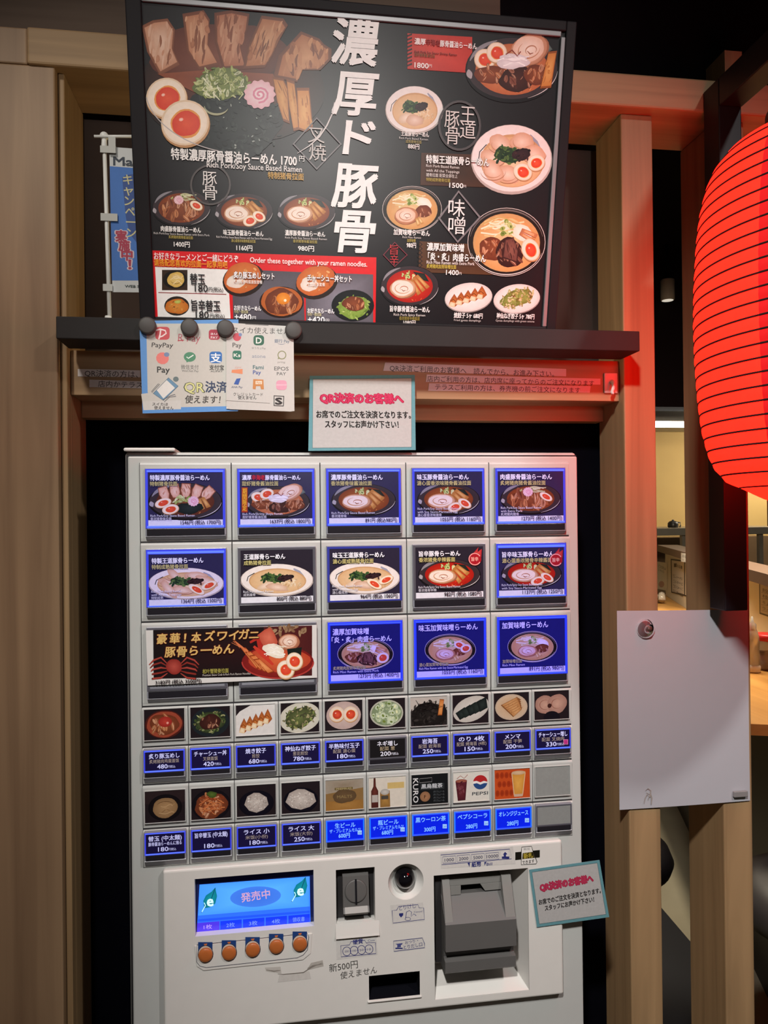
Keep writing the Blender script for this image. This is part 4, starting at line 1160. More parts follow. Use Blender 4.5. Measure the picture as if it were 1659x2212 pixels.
            p.poly([(X(.06), Y(.3)), (X(.38), Y(.28)), (X(.33), Y(.95)), (X(.12), Y(.96))], '4a1a24', '6a2c34'); p.ell(X(.22), Y(.3), W*.16, H*.06, '8a4a40', 'a86850', 0, 16); p.specks(X(.22), Y(.5), W*.1, H*.2, 10, 4, ('3a1420', '7a4048', '5a2430')); p.line([(X(.1), Y(.22)), (X(.2), Y(.12)), (X(.3), Y(.22)), (X(.4), Y(.1))], 1.2, '9a5a50')
            p.ell(X(.75), Y(.38), W*.2, H*.24, 'e8e4e0', None, 0, 26)
            ex, ey, er, eh = X(.75), Y(.38), W*.2, H*.24
            top = [(ex+er*math.cos(math.radians(a)), ey+eh*math.sin(math.radians(a))) for a in range(190, 361, 10)]
            p.poly(top+[(ex+er*.5, ey-eh*.16), (ex, ey+eh*.02), (ex-er*.5, ey-eh*.22)], 'b02a2c')
            bot = [(ex+er*math.cos(math.radians(a)), ey+eh*math.sin(math.radians(a))) for a in range(10, 171, 10)]
            p.poly(bot+[(ex-er*.5, ey+eh*.1), (ex, ey+eh*.34), (ex+er*.5, ey+eh*.16)], '2a4a80')
            p.text('PEPSI', X(.74), Y(.75), 9, '44484e', W*.44, .025, 'c', .1)
        elif k == 8:
            q(X(0), Y(0), X(1), Y(1), 'c04c20')
            for i in range(4):
                for j in range(3):
                    p.ell(X(.08+i*.13+(j % 2)*.06), Y(.2+j*.3), W*.06, H*.11, 'a83a1a', '903014', 0, 12)
            p.poly([(X(.48), Y(.12)), (X(.88), Y(.1)), (X(.8), Y(.93)), (X(.54), Y(.93))], 'c88838', 'e0a850'); p.ell(X(.68), Y(.14), W*.2, H*.07, 'c0a080', 'd8b890', 0, 18); p.line([(X(.49), Y(.15)), (X(.55), Y(.9))], 2, 'd8b088'); p.line([(X(.87), Y(.15)), (X(.79), Y(.9))], 2, 'd8b088'); p.poly([(X(.54), Y(.86)), (X(.8), Y(.86)), (X(.79), Y(.95)), (X(.55), Y(.95))], 'c8a890')


WIN = mat('window_back', '6c6c6e', 0.5)
FP = front(-0.0012)
for row, (zts, zbs, data) in enumerate((((1504, 1567), (1586.7, 1591.5, 1630, 1633.5, 1643, 1657), SMALL1), ((1671.3, 1736), (1755.6, 1760, 1800, 1803, 1814, 1828.5), SMALL2))):
    wt, wb = [U(927, v, -0.0012).z for v in zts]
    zt, zct, zcb, zl, zbb, zlb = [zpx(928, v) for v in zbs]
    for k in range(10):
        x0 = k*PC/2+0.0032; x1 = (k+1)*PC/2-0.0042
        fr = MB()
        fr.box(x0-0.0008, x1+0.0008, -0.0034, -0.0012, wb-0.0008, wb, 0.0002); fr.box(x0-0.0008, x1+0.0008, -0.0034, -0.0012, wt, wt+0.0008, 0.0002)
        fr.box(x0-0.0008, x0, -0.0034, -0.0012, wb, wt); fr.box(x1, x1+0.0008, -0.0034, -0.0012, wb, wt)
        win = fr.build('picture_window', MWHITE, machine)
        P2 = front(-0.0026)
        p = Print(P2, 0.0)
        n0 = len(p.V)
        blank = row == 1 and k == 9
        for a, b in ((x0, wb-MZ), (x1, wb-MZ), (x1, wt-MZ), (x0, wt-MZ)):
            p.V.append(P2.W(a, b, 0))
        p.F.append((n0, n0+1, n0+2, n0+3)); p.C += [lin('8f918e' if blank else ('221a1e' if not (row == 0 and k == 6) else '2a2424'))]*4
        if not blank:
            p.h = 0.0001
            d0 = Vector((x0, -0.0026, wt))-CAM; d1 = Vector((x1, -0.0026, wb))-CAM
            ax, ay = CW/2+FPX*d0.dot(RT)/d0.dot(_f), CH/2-FPX*d0.dot(UP)/d0.dot(_f)
            bx, by = CW/2+FPX*d1.dot(RT)/d1.dot(_f), CH/2-FPX*d1.dot(UP)/d1.dot(_f)
            d2 = Vector((x1, -0.0026, wt))-CAM
            sl = CH/2-FPX*d2.dot(UP)/d2.dot(_f)-ay
            n1 = len(p.V)
            # draw upright in a local frame, then shear to the level lines of the sheet and clip to the window
            LU = (x1-x0)/(bx-ax); LV = (wt-wb)/(by-sl-ay)
            _at = P2.at
            P2.at = lambda px, py, ax=ax, ay=ay, x0=x0, wt=wt, x1=x1, wb=wb, LU=LU, LV=LV: (min(max(x0+(px-ax)*LU, x0), x1), min(max(wt-MZ-(py-ay)*LV, wb-MZ), wt-MZ))
            pic(k, row, p, ax, ay, bx-ax, by-sl-ay)
        p.build('picture_card', CARD_OFF, win)
        # button below
        d = data[k]
        st = 'off' if d is None else d[3]
        bx0, bx1 = k*PC/2+0.0022, (k+1)*PC/2-0.0030
        rim = {'on': RIM_ON, 'off': RIM_OFF, 'blue': RIM_BRT}[st]
        cap = button(bx0, bx1, zt, zct, zcb, zl, zbb, zlb, rim, 0.0016)
        p = card_print(bx0+0.0024, bx1-0.0024, zcb, zct, {'on': '1d1638', 'off': '1c1a1c', 'blue': '0a22d0'}[st] if d else '8a8c8a')
        if d:
            nm, zh, pr, _ = d
            ax, ay = toP(bx0+0.0024, zct); bx, by = toP(bx1-0.0024, zcb)
            mx, my = toP((bx0+bx1)/2, zct)
            H = by-ay-(toP(bx1-0.0024, zct)[1]-ay)
            wn = min(11*len(nm), (bx-ax)*.86)
            c1 = 'eef0ff' if st != 'blue' else '8ec8ff'
            p.text(nm, mx, my+H*.24, 11, c1, wn, .02, 'c')
            if zh:
                p.text(zh, mx, my+H*(.52), 8.5, 'b0a084' if (st != 'blue' and zh[0] != '豚') else c1, min(8*len(zh), (bx-ax)*.86), .012, 'c')
            if st == 'blue':
                p.text(pr+'円', mx-2, my+H*.78, 11, c1, 24, .02, 'c'); p.quad(bx-12, by-13-H*.1, bx-3, by-4-H*.1, 'a8cfe8'); p.text('20', bx-7.5, by-8-H*.1, 6, '2048a0', 7, .02, 'c')
            else:
                p.text(pr, mx-4, my+H*.8, 12, c1, 22, .02, 'c'); p.text('円税込', mx+8, my+H*.82, 6, c1, 16, .01)
                if k == 9: p.quad(bx-13, by-15, bx-4, by-5, 'c83a7a'); p.frame([(bx-13, by-15), (bx-4, by-15), (bx-4, by-5), (bx-13, by-5)], 1.2, 'f0a0b0')
            p.build('menu_card', {'on': CARD_SM, 'off': CARD_OFF, 'blue': CARD_BLUE}[st], cap)
        else:
            p.build('menu_card', CARD_OFF, cap)


# -------------------- lower control panel of the machine
PY = -0.0095
FPn = front(PY)
GREY = mat('acceptor_grey', '5e5c5a', 0.5, noise=0.05)
GREYD = mat('acceptor_dark', '2e2c2d', 0.5)
GREYL = mat('acceptor_light', '84827e', 0.45, noise=0.05)
BLK = mat('gloss_black', '0c0b0f', 0.08, coat=0.6)
HOLE = mat('outlet_black', '0a0a12', 0.5)


def ux(px, py, Y=PY): return U(px, py, Y).x
def uz(px, py, Y=PY): return U(px, py, Y).z


px0, px1 = ux(352, 2000), ux(1216, 1980)
pz1, pz0 = uz(760, 1850), uz(960, 2176)
panel = MB().box(px0, px1, PY, 0.0011, pz0, pz1, 0.003, None, 3).build('control_panel', MPANEL, machine)
cut = []


def cutter(mb):
    o = mb.build('cutter', MPANEL, machine); cut.append(o); return o


SX0, SX1, SZ0, SZ1 = ux(421, 1960), ux(678, 1950), uz(548, 2012), uz(548, 1889)
cutter(MB().box(SX0, SX1, -0.03, 0.0045, SZ0, SZ1))
CX0, CX1, CZ0, CZ1 = ux(726, 1930), ux(810, 1930), uz(768, 1992), uz(768, 1876)
cutter(MB().box(CX0, CX1, -0.03, 0.0115, CZ0, CZ1))
BX0, BX1, BZ0, BZ1 = ux(938, 2000), ux(1142, 2000), uz(1040, 2150), uz(1030, 1884)
cutter(MB().box(BX0, BX1, -0.03, 0.030, BZ0, BZ1))
OX0, OX1, OZ0, OZ1 = ux(797, 2130), ux(907, 2130), uz(852, 2155), uz(852, 2103)
cutter(MB().box(OX0, OX1, -0.03, 0.03, OZ0, OZ1))
DXC, DZC = ux(877, 1905), uz(877, 1905)
cutter(MB().lathe([(0.0235, -0.03), (0.0235, 0.002)], (DXC, 0, DZC), 40, 'y'))
for tgt in [panel] + [o for o in machine.children if o.name.split('.')[0] in ('door', 'door_gap', 'cabinet')]:
    for c in cut:
        md = tgt.modifiers.new('cut', 'BOOLEAN'); md.operation = 'DIFFERENCE'; md.object = c; md.solver = 'EXACT'
    dg = bpy.context.evaluated_depsgraph_get(); dg.update()
    me = bpy.data.meshes.new_from_object(tgt.evaluated_get(dg))
    tgt.modifiers.clear(); tgt.data = me
for c in cut:
    bpy.data.objects.remove(c)

# screen
SCR = ink('screen_ink', 0.2, tint=(1.0, 1.0, 1.0), es=0.85, noise=0.02)
sb_ = MB()
sb_.box(SX0+0.0002, SX1-0.0002, 0.0012, 0.0044, SZ0+0.0002, SZ1-0.0002)
scr = sb_.build('display', mat('screen_bezel', '232a5c', 0.2), machine)
FS = front(0.0010)
p = Print(FS, 0.0)
p.poly([(431, 1911), (669, 1893), (671, 1996), (425, 2015)], '2a60e8')
p.poly([(431, 1911), (669, 1893), (669, 1958), (428, 1978)], '3c86f4', '54a4fa')
p.poly([(428, 1979), (669, 1960), (669, 1966), (428, 1985)], '2a62ee'); p.poly([(428, 1986), (669, 1967), (669, 1972), (428, 1991)], '1e4ce0')
p.poly([(426, 1994), (474, 1990), (474, 2010), (425, 2014)], '4430c8')
for k in range(4): p.poly([(476+k*49, 1990-k*4), (522+k*49, 1986-k*4), (522+k*49, 2006-k*4), (476+k*49, 2010-k*4)], '1432d8')
p.ell(552, 1937, 55, 22, '3a6ed0', '3462c4', -.07, 32)
for lx, ly in ((453, 1944), (648, 1921)):
    p.poly([(lx+12, ly-27), (lx+16, ly-8), (lx+12, ly+8), (lx, ly+16), (lx-12, ly+18), (lx-14, ly+2), (lx-8, ly-10), (lx+4, ly-18)], '0c6a78', '128090')
    p.line([(lx-18, ly+27), (lx-6, ly+10), (lx+4, ly-4), (lx+12, ly-26)], 2, '0c4a60'); p.text('e', lx+1, ly+1, 30, 'bfe6ee', 13, .03, 'c')
    p.line([(lx-17, ly+26), (lx-9, ly+12), (lx-12, ly+6)], 2, 'a8dce8')
p.text('発売中', 552, 1935, 20, 'b88fb0', 62, .02, 'c', rot=.07)
for k, t in enumerate(('1枚', '2枚', '3枚', '4枚', '領収書')): p.text(t, 449+k*49, 2002-k*4, 10, '6a8af0' if k else 'a890e0', 18 if k < 4 else 26, .0, 'c')
p.build('screen_image', SCR, scr)
# quantity buttons
qs = MB()
qa = [FPn.W(*FPn.at(*a), 0.0) for a in ((421, 2043), (674, 2016), (671, 2058), (654, 2072), (440, 2095), (426, 2086))]
qs.prism([tuple(v) for v in qa], (0, -0.0012, 0))
qp = qs.build('quantity_plate', MPANEL, machine)
p = Print(front(PY-0.0013), 0.0001)
p.frame([(425, 2041), (664, 2016), (667, 2024), (664, 2052), (655, 2063), (642, 2069), (446, 2090), (432, 2087), (425, 2078)], 1.2, '4a4a58')
QB = [(444, 2061), (495, 2057), (546, 2050), (597, 2043), (648, 2038)]
for x, y in QB:
    p.quad(x-16, y-26, x+15, y+0, '22427e'); p.poly([(x-4, y-22), (x+4, y-23), (x, y-15)], 'd8783c'); p.line([(x, y-16), (x, y-8)], 2, 'd8783c')
    p.ell(x, y, 17, 19, '3a3a42', None, 0, 24); p.ell(x, y, 15.6, 17.6, 'd0c4b8', None, 0, 24)
p.build('quantity_sticker', ink('sticker_ink', 0.4), qp)
ORANGE = mat('orange_button', 'b0602f', 0.35, emit=(0.5, 0.16, 0.04), es=0.05, noise=0.04)
for x, y in QB:
    c = U(x, y+1, PY-0.0015); r = 0.0088
    MB().lathe([(r, 0.0), (r, -0.0018), (r*.88, -0.0030), (r*.5, -0.0036), (0.0004, -0.0038)], (c.x, PY-0.0015, c.z), 28, 'y').build('quantity_button', ORANGE, machine)
# coin slot
cs_ = MB().box(CX0+0.0002, CX1-0.0002, 0.0040, 0.0112, CZ0+0.0002, CZ1-0.0002)
coin = cs_.build('coin_slot', GREYD, machine)
m_ = MB()
ex0, ex1 = ux(741, 1930), ux(797, 1930); ez0, ez1 = uz(768, 1972), uz(768, 1890)
m_.prism([(ex0, 0.0038, ez1), (ex0, -0.006, ez1-0.003), (ex0, -0.010, ez0+0.008), (ex0, -0.014, ez0+0.002), (ex0, -0.012, ez0), (ex0, 0.0038, ez0)], (ex1-ex0, 0, 0))
m_.build('coin_plate', GREY, coin)
m_ = MB()
m_.prism([(ex0+0.002, -0.0101, ez0+0.0085), (ex0+0.002, -0.0150, ez0+0.0025), (ex0+0.002, -0.0125, ez0-0.001)], (ex1-ex0-0.004, 0, 0))
m_.build('coin_lip', mat('brushed_steel', '8e8c88', 0.55, metal=0.3), coin)
m_ = MB(); xm = (ex0+ex1)/2
ts = math.atan2(0.004, (ez1-0.003)-(ez0+0.008))
M = Matrix.Translation((xm, -0.0082, (ez0+ez1)/2+0.003)) @ Matrix.Rotation(-ts, 4, 'X')
bm_ = MB().lathe([(0.0145, 0.0), (0.0140, -0.0012), (0.0125, -0.0014), (0.0006, -0.0010)], (0, 0, 0), 36, 'y')
m_.add([M @ Vector(v) for v in bm_.v], bm_.f, True)
m_.build('coin_dish', GREY, coin)
m_ = MB(); m_.box(-0.0011, 0.0011, -0.0022, -0.0006, -0.0155, 0.0150, 0.0, M)
m_.build('slit', HOLE, coin)
m_ = MB(); tz = uz(768, 2022)
m_.prism([(CX0-0.001, PY-0.0001, CZ0-0.0002), (CX0-0.001, PY-0.0001, tz), (CX0-0.001, PY-0.0035, tz), (CX0-0.001, PY-0.0028, tz+0.003)], (CX1-CX0+0.006, 0, 0))
m_.build('coin_chute', MPANEL, coin)
# dark dome in its round dish
dome = MB().lathe([(0.0232, PY+0.0006), (0.0215, PY+0.003), (0.0175, 0.0008), (0.0165, 0.0018)], (DXC, 0, DZC), 40, 'y', False).build('sensor_dish', MPANEL, machine)
pr = [(0.0135*math.cos(a), -0.016*math.sin(a)+0.0015) for a in [k*math.pi/2/10 for k in range(11)]]
pr[-1] = (0.0003, pr[-1][1])
MB().lathe([(0.0135, 0.0019)]+pr, (DXC, 0, DZC+0.001), 32, 'y').build('sensor_dome', BLK, dome)
# bill acceptor
m_ = MB()
d_ = 0.0298
m_.add([(BX0+.0003, PY+0.0005, BZ0+.0003), (BX1-.0003, PY+0.0005, BZ0+.0003), (BX1-.0003, PY+0.0005, BZ1-.0003), (BX0+.0003, PY+0.0005, BZ1-.0003),
        (BX0+.002, d_, BZ0+0.024), (BX1-0.016, d_, BZ0+0.024), (BX1-0.016, d_, BZ1-.004), (BX0+.002, d_, BZ1-.004)],
       [(0, 1, 5, 4), (1, 2, 6, 5), (2, 3, 7, 6), (3, 0, 4, 7), (4, 5, 6, 7)])
bill = m_.build('bill_acceptor_recess', MPANEL, machine)
Y2 = -0.022
gx0, gx1 = ux(963, 2050, Y2), ux(1116, 2050, Y2)
z_ = lambda py: uz(1040, py, Y2)
acc = MB()
prof = [(0.029, z_(2104)), (-0.014, z_(2104)), (-0.018, z_(2098)), (-0.018, z_(2076)), (-0.008, z_(2072)), (-0.010, z_(2054)), (-0.022, z_(2050)), (-0.022, z_(1992)), (0.003, z_(1948)), (0.029, z_(1948))]
acc.prism([(gx0, y, z) for y, z in prof], (gx1-gx0, 0, 0))
acceptor = acc.build('bill_acceptor', GREY, machine)
for xa_, xb_ in ((gx0+0.0005, gx0+0.0105), (gx1-0.0135, gx1-0.0005)):
    m_ = MB()
    m_.prism([(xa_, -0.0205, z_(1991)), (xa_, -0.0015, z_(1912)), (xa_, 0.020, z_(1906)), (xa_, 0.020, z_(1949))], (xb_-xa_, 0, 0))
    m_.build('guide_arm', GREYL, acceptor)
m_ = MB()
m_.box(gx0+0.0105, gx1-0.0135, 0.002, 0.02, z_(1929), z_(1914), 0.0008)
m_.box(gx0+0.0105, gx0+0.0265, 0.001, 0.018, z_(1948), z_(1929))
q0 = gx1-0.0135
m_.prism([(q0, 0.001, z_(1929)), (q0-0.028, 0.001, z_(1929)), (q0-0.022, 0.001, z_(1944)), (q0, 0.001, z_(1944))], (0, 0.017, 0))
m_.build('bill_guide', GREYL, acceptor)
MB().box(gx0+0.001, gx1-0.001, 0.0202, 0.0290, z_(1947), z_(1893)).build('slot_back', HOLE, acceptor)
MB().box(gx0-0.008, gx0-0.0006, 0.004, 0.029, z_(2095), z_(1895)).build('slot_side', GREYD, acceptor)
# ticket outlet
m_ = MB(); d_ = 0.0295
o_ = [(OX0+.0002, OX1-.0002, OZ0+.0002, OZ1-.0002)][0]
vs = [(x, y, z) for y in (PY+0.0004, d_) for x, z in ((o_[0], o_[2]), (o_[1], o_[2]), (o_[1], o_[3]), (o_[0], o_[3]))]
m_.add(vs, [(0, 1, 5, 4), (1, 2, 6, 5), (2, 3, 7, 6), (3, 0, 4, 7), (4, 5, 6, 7)])
m_.build('ticket_outlet', HOLE, machine)
m_ = MB().box(OX0-0.002, OX1+0.002, PY-0.0022, PY+0.0005, OZ0-0.0026, OZ0-0.0002, 0.0008)
m_.build('outlet_lip', MPANEL, machine)
MB().box(0.0, 0.56, -0.0012, 0.0011, 0.36, pz0-0.06, 0.001).build('lower_door', MWHITE, machine)
STK = MATS['sticker_ink']
NAVY = '2c3272'


def sticker(fn, nm='info_sticker'):
    p = Print(front(PY-0.0001), 0.0001); fn(p); return p.build(nm, STK, machine)


def s1(p):
    p.poly([(951, 1842), (1108, 1828), (1114, 1866), (953, 1876)], 'd2cec9')
    p.frame([(952, 1847), (1101, 1834), (1105, 1855), (954, 1868)], 1.4, NAVY)
    for k, t in enumerate(('1000', '2000', '5000', '10000')):
        x = 956+k*31; y = 1851-k*2.6
        p.frame([(x, y), (x+28, y-2.4), (x+29, y+12), (x+1, y+14)], 1, NAVY); p.text(t, x+14.5, y+6, 9, '3a3a58', 20 if k < 3 else 25, .015, 'c')
    p.poly([(1082, 1840), (1097, 1838), (1099, 1854), (1084, 1855)], 'dcd8d6'); p.poly([(1086, 1846), (1091, 1840), (1096, 1845), (1093, 1846), (1093, 1850), (1088, 1850), (1088, 1846)], NAVY); p.quad(1084, 1850, 1100, 1855, NAVY)
    p.poly([(1010, 1864), (1015, 1863), (1014, 1873)], NAVY); p.text('紙幣', 1029, 1867, 11, NAVY, 20, .03, 'c'); p.poly([(1046, 1862), (1051, 1861), (1047, 1870)], NAVY); p.text('Bill', 1057, 1866, 8, NAVY, 12, .01, 'c')


def s2(p):
    p.poly([(1113, 1841), (1166, 1836), (1166, 1852), (1113, 1858)], '17150f'); p.poly([(1127, 1830), (1148, 1828), (1151, 1840), (1158, 1862), (1158, 1866), (1126, 1868), (1126, 1858)], 'e6e2dc')
    p.frame([(1127, 1830), (1148, 1828), (1151, 1838), (1160, 1862), (1158, 1866), (1126, 1868), (1126, 1841)], 1.4, '201c18')
    p.poly([(1129, 1843), (1151, 1840), (1155, 1853), (1128, 1856)], '2a2408'); p.text('新札', 1141, 1848, 12, 'b09c3c', 20, .03, 'c', rot=.08); p.text('新札対応', 1138, 1834, 5, '3a3a3a', 13, .01, 'c'); p.text('できます', 1141, 1861.5, 8, '2a2622', 26, .02, 'c', rot=.06)


def s3(p):
    p.poly([(843, 1955), (914, 1949), (917, 1989), (847, 1996)], 'd2cec9'); p.frame([(847, 1967), (857, 1966), (861, 1958), (903, 1954), (905, 1961), (915, 1961), (917, 1986), (849, 1994)], 1.3, NAVY)
    p.text('とりけし', 880, 1959, 11, NAVY, 36, .0, 'c', rot=.07); p.poly([(862, 1973), (871, 1972), (871, 1977), (866, 1982), (862, 1977)], NAVY); p.line([(876, 1984), (878, 1970), (884, 1967), (889, 1970), (888, 1980), (894, 1974), (899, 1978)], 1.3, '3a3f78'); p.arc(881, 1985, 6, 3.5, 0, 360, 1, '3a3f78', 16, False); p.text('Cancel', 903, 1969, 5, NAVY, 18, .01, 'c')


def s4(p):
    p.poly([(726, 2030), (813, 2024), (816, 2062), (727, 2073)], 'd2cec9'); p.frame([(736, 2043), (755, 2041), (758, 2034), (788, 2031), (791, 2037), (811, 2036), (812, 2060), (737, 2067)], 1.4, NAVY)
    p.text('硬貨', 773, 2034, 11, NAVY, 21, .03, 'c', rot=.05); p.text('Coin', 802, 2031, 6, NAVY, 15, .01, 'c')
    for k, t in enumerate(('500', '100', '50', '10')):
        x, y = 749+k*16, 2055-k*1.6
        p.arc(x, y, 8.6, 9.5, 0, 360, 1.3, NAVY, 24, False); p.text(t, x, y, 6, NAVY, 9, .01, 'c')


def s5(p):
    p.poly([(850, 2031), (914, 2024), (919, 2048), (852, 2057)], 'd2cec9'); p.frame([(850, 2033), (912, 2026), (917, 2038), (917, 2047), (851, 2055)], 1.4, NAVY)
    p.poly([(854, 2039), (870, 2037), (868, 2041), (866, 2041), (866, 2046), (858, 2047), (858, 2041)], '4a4f88'); p.quad(854, 2047, 870, 2050, NAVY); p.text('おつり・', 889, 2034, 7, NAVY, 28, .01, 'c', rot=.08); p.text('とりだし口', 892, 2043, 9, NAVY, 40, .01, 'c', rot=.08)


for fn in (s1, s2, s3, s4, s5): sticker(fn)


def note(p):
    p.text('新500円', 711, 2092, 18, '3c3836', 62, .0, rot=.06); p.text('使えません', 735, 2108, 16, '3c3836', 80, -.005, rot=.07, skew=.1)


sticker(note, 'handwritten_note')


def resid(p):
    p.poly([(572, 2090), (606, 2088), (608, 2103), (575, 2098)], 'c4beb7'); p.poly([(672, 2080), (697, 2074), (699, 2087), (662, 2096)], 'b4aea6'); p.poly([(604, 2104), (668, 2098), (672, 2114), (600, 2122)], 'cdc8c2')
    p.line([(575, 2095), (592, 2098), (606, 2096)], 3, '8d867e', True); p.line([(600, 2104), (612, 2105), (655, 2101), (672, 2090), (696, 2080)], 2.2, '7a736b', True); p.line([(664, 2092), (676, 2086), (698, 2082)], 3, '8d867e', True)


sticker(resid, 'tape_residue')

# ------------------------------------------------------------------ laminated signs
LAM = ink('sign_ink', 0.25, 0.5)


def sign(pl, corners, inner, name, label, lines, group):
    m_ = MB()
    pts = [pl.W(*pl.at(*c), 0.0) for c in corners]
    m_.prism([tuple(v) for v in pts], tuple(pl.n*-0.0008))
    o = m_.build(name, mat('laminate', '6f8f96', 0.2, coat=0.6), None)
    tag(o, label, 'sign', group)
    p = Print(pl, 0.0001)
    p.poly(corners, '64949c'); p.poly(inner, 'b2b0ae'); p.frame(inner, 1.2, '4a6468')
    lines(p)
    p.build('sign_print', LAM, o)
    return o


SB = Vector((0.28, 0.006, 1.5222))
SP = Plane(SB, (1, 0, 0), (0, 0.060, 0.113))


def l1(p):
    p.h += 0.0002
    p.text('QR決済のお客様へ', 782, 861, 21, 'a82848', 178, .075, 'c'); p.h += .00002; p.text('QR決済のお客様へ', 782, 861, 21, 'c43c60', 176, .01, 'c')
    p.text('お席でのご注文を決済となります。', 786, 896, 16, '2a2626', 203, .022, 'c'); p.text('スタッフにお声かけ下さい！', 782, 917, 16, '2a2626', 158, .022, 'c')


sign(SP, [(669, 812), (896, 810), (898, 972), (666, 974)], [(676, 819), (889, 817), (889, 966), (675, 968)], 'laminated_sign', 'teal bordered notice standing on top of the ticket machine', l1, None)
SQ = Plane((0.5, PY-0.0016, 1.0), (1, 0, 0), (0, 0, 1))


def l2(p):
    p.h += 0.0002
    p.text('QR決済のお客様へ', 1224, 1907, 17, 'a82848', 114, .08, 'c', rot=.09); p.h += .00002; p.text('QR決済のお客様へ', 1224, 1907, 17, 'b83a58', 112, .01, 'c', rot=.09)
    p.text('お席でのご注文を決済となります。', 1231, 1936, 12, '2a2626', 134, .025, 'c', rot=.1); p.text('スタッフにお声かけ下さい！', 1230, 1952, 12, '2a2626', 106, .025, 'c', rot=.09)


sign(SQ, [(1143, 1879), (1295, 1858), (1316, 1981), (1160, 2003)], [(1149, 1884), (1290, 1864), (1309, 1975), (1165, 1996)], 'laminated_sign', 'tilted teal bordered notice stuck on lower right corner of the machine', l2, None)

# ------------------------------------------------------------------ payment sheets with magnets on the shelf front
PAPER = ink('paper_ink', 0.5, noise=0.05)
P1 = front(-0.0014)
sheet_white = mat('sheet_white', 'd6d2cc', 0.5)


def sheet(pl, corners, name, label, fn, cat, m=None, th=0.0006, rnd=0):
    m_ = MB()
    pts = [pl.W(*pl.at(*c), 0.0) for c in corners]
    m_.prism([tuple(v) for v in pts], tuple(pl.n*-th))
    o = m_.build(name, m or sheet_white); tag(o, label, cat)
    p = Print(pl, 0.00005)
    fn(p)
    if p.V: p.build(name+'_print', PAPER, o)
    return o


def rsq(p, cx, cy, w, h, col, r=.25):
    pts = []
    for sx, sy, a0 in ((1, 1, 0), (-1, 1, 90), (-1, -1, 180), (1, -1, 270)):
        for k in range(5):
            a = math.radians(a0+k*22.5)
            pts.append((cx+sx*(w/2-w*r)+w*r*math.cos(a), cy+sy*(h/2-h*r)+h*r*math.sin(a)))
    p.poly(pts, col)


def pay1(p):
    p.poly([(301, 693), (515, 690), (517, 880), (514, 888), (313, 893), (308, 889)], '5d94d2')
    p.poly([(316, 699), (515, 699), (515, 877), (371, 880), (319, 848)], 'c8c3ba')
    p.poly([(305, 851), (328, 848), (344, 830), (388, 858), (390, 880), (310, 886)], 'c8c4bc'); p.poly([(309, 867), (391, 865), (391, 884), (310, 886)], 'ceCAc4')
    rsq(p, 351, 720, 31, 28, 'c84a50'); p.line([(336, 714), (346, 711), (357, 714), (359, 720), (351, 726), (345, 728)], 3, 'f0dcd8'); p.line([(347, 713), (346, 722), (343, 733)], 3, 'f0dcd8')
    p.text('PayPay', 351, 745, 13, '3a3432', 46, .012, 'c', .1)
    p.text('R Pay', 409, 729, 22, 'b8606a', 48, .0, 'c', .1); p.line([(384, 736), (397, 735)], 2, 'b03040')
    rsq(p, 463, 723, 24, 22, 'b02840'); p.text('au', 462, 720, 8, 'f0d8d8', 14, .01, 'c'); p.text('PAY', 463, 729, 7, 'f0d8d8', 15, .02, 'c')
    p.ell(351, 774, 14, 13, 'e87e76', None, .2, 12); p.ell(360, 766, 6, 5, '7a8cae', None, 0, 10); p.text('Pay', 353, 798, 17, '3a3836', 27, .02, 'c')
    p.ell(410, 771, 13, 10.5, '4e8a68', None, 0, 22); p.poly([(402, 778), (403, 783), (410, 780)], '4e8a68'); p.line([(403, 771), (407, 774), (418, 767)], 2.2, 'eef0e8')
    p.text('微信支付', 410, 793, 10, '6a6662', 38, .0, 'c'); p.text('WeChat Pay', 411, 801, 6, '6a6662', 36, .01, 'c')
    rsq(p, 466, 772, 27, 25, '2c6cb4'); p.text('支', 466, 773, 20, 'f0f2f4', 22, .02, 'c'); p.text('支付宝', 468, 794, 11, '3a3836', 31, .02, 'c'); p.text('ALIPAY', 468, 802, 5, '4a4846', 26, .01, 'c')
    p.poly([(364, 816), (385, 834), (353, 865), (331, 850)], '6a90ac'); p.poly([(360, 821), (378, 838), (353, 861), (338, 842)], 'e2ded8'); p.frame([(364, 816), (385, 834), (353, 865), (331, 850)], 1, '4a5a6c')
    p.line([(328, 848), (345, 830), (342, 829), (327, 846)], 1, '5a5a60'); p.ell(380, 819, 6, 5.5, '6a7878', None, 0, 16); p.line([(352, 864), (368, 855), (378, 852), (380, 856), (366, 858), (355, 868)], 1.2, '5a5a60')
    p.text('QR', 420, 836, 27, '4a4a40', 44, .05, 'c'); p.h += .00002; p.text('QR', 420, 836, 27, 'd8d690', 42, .012, 'c'); p.text('決済', 467, 836, 24, '34405e', 46, .02, 'c'); p.text('使えます！', 438, 863, 17, '4a4440', 76, .012, 'c', .12)
    p.text('スイカは', 346, 873, 7, '4a4846', 34, 0, 'c'); p.text('使えません', 354, 881, 8, '4a4846', 42, 0, 'c')


sheet(P1, [(301, 693), (515, 690), (517, 886), (308, 893)], 'payment_sheet', 'blue edged sheet of payment logos held on shelf front, left of two', pay1, 'notice', mat('sheet_blue', '5d94d2', 0.4))


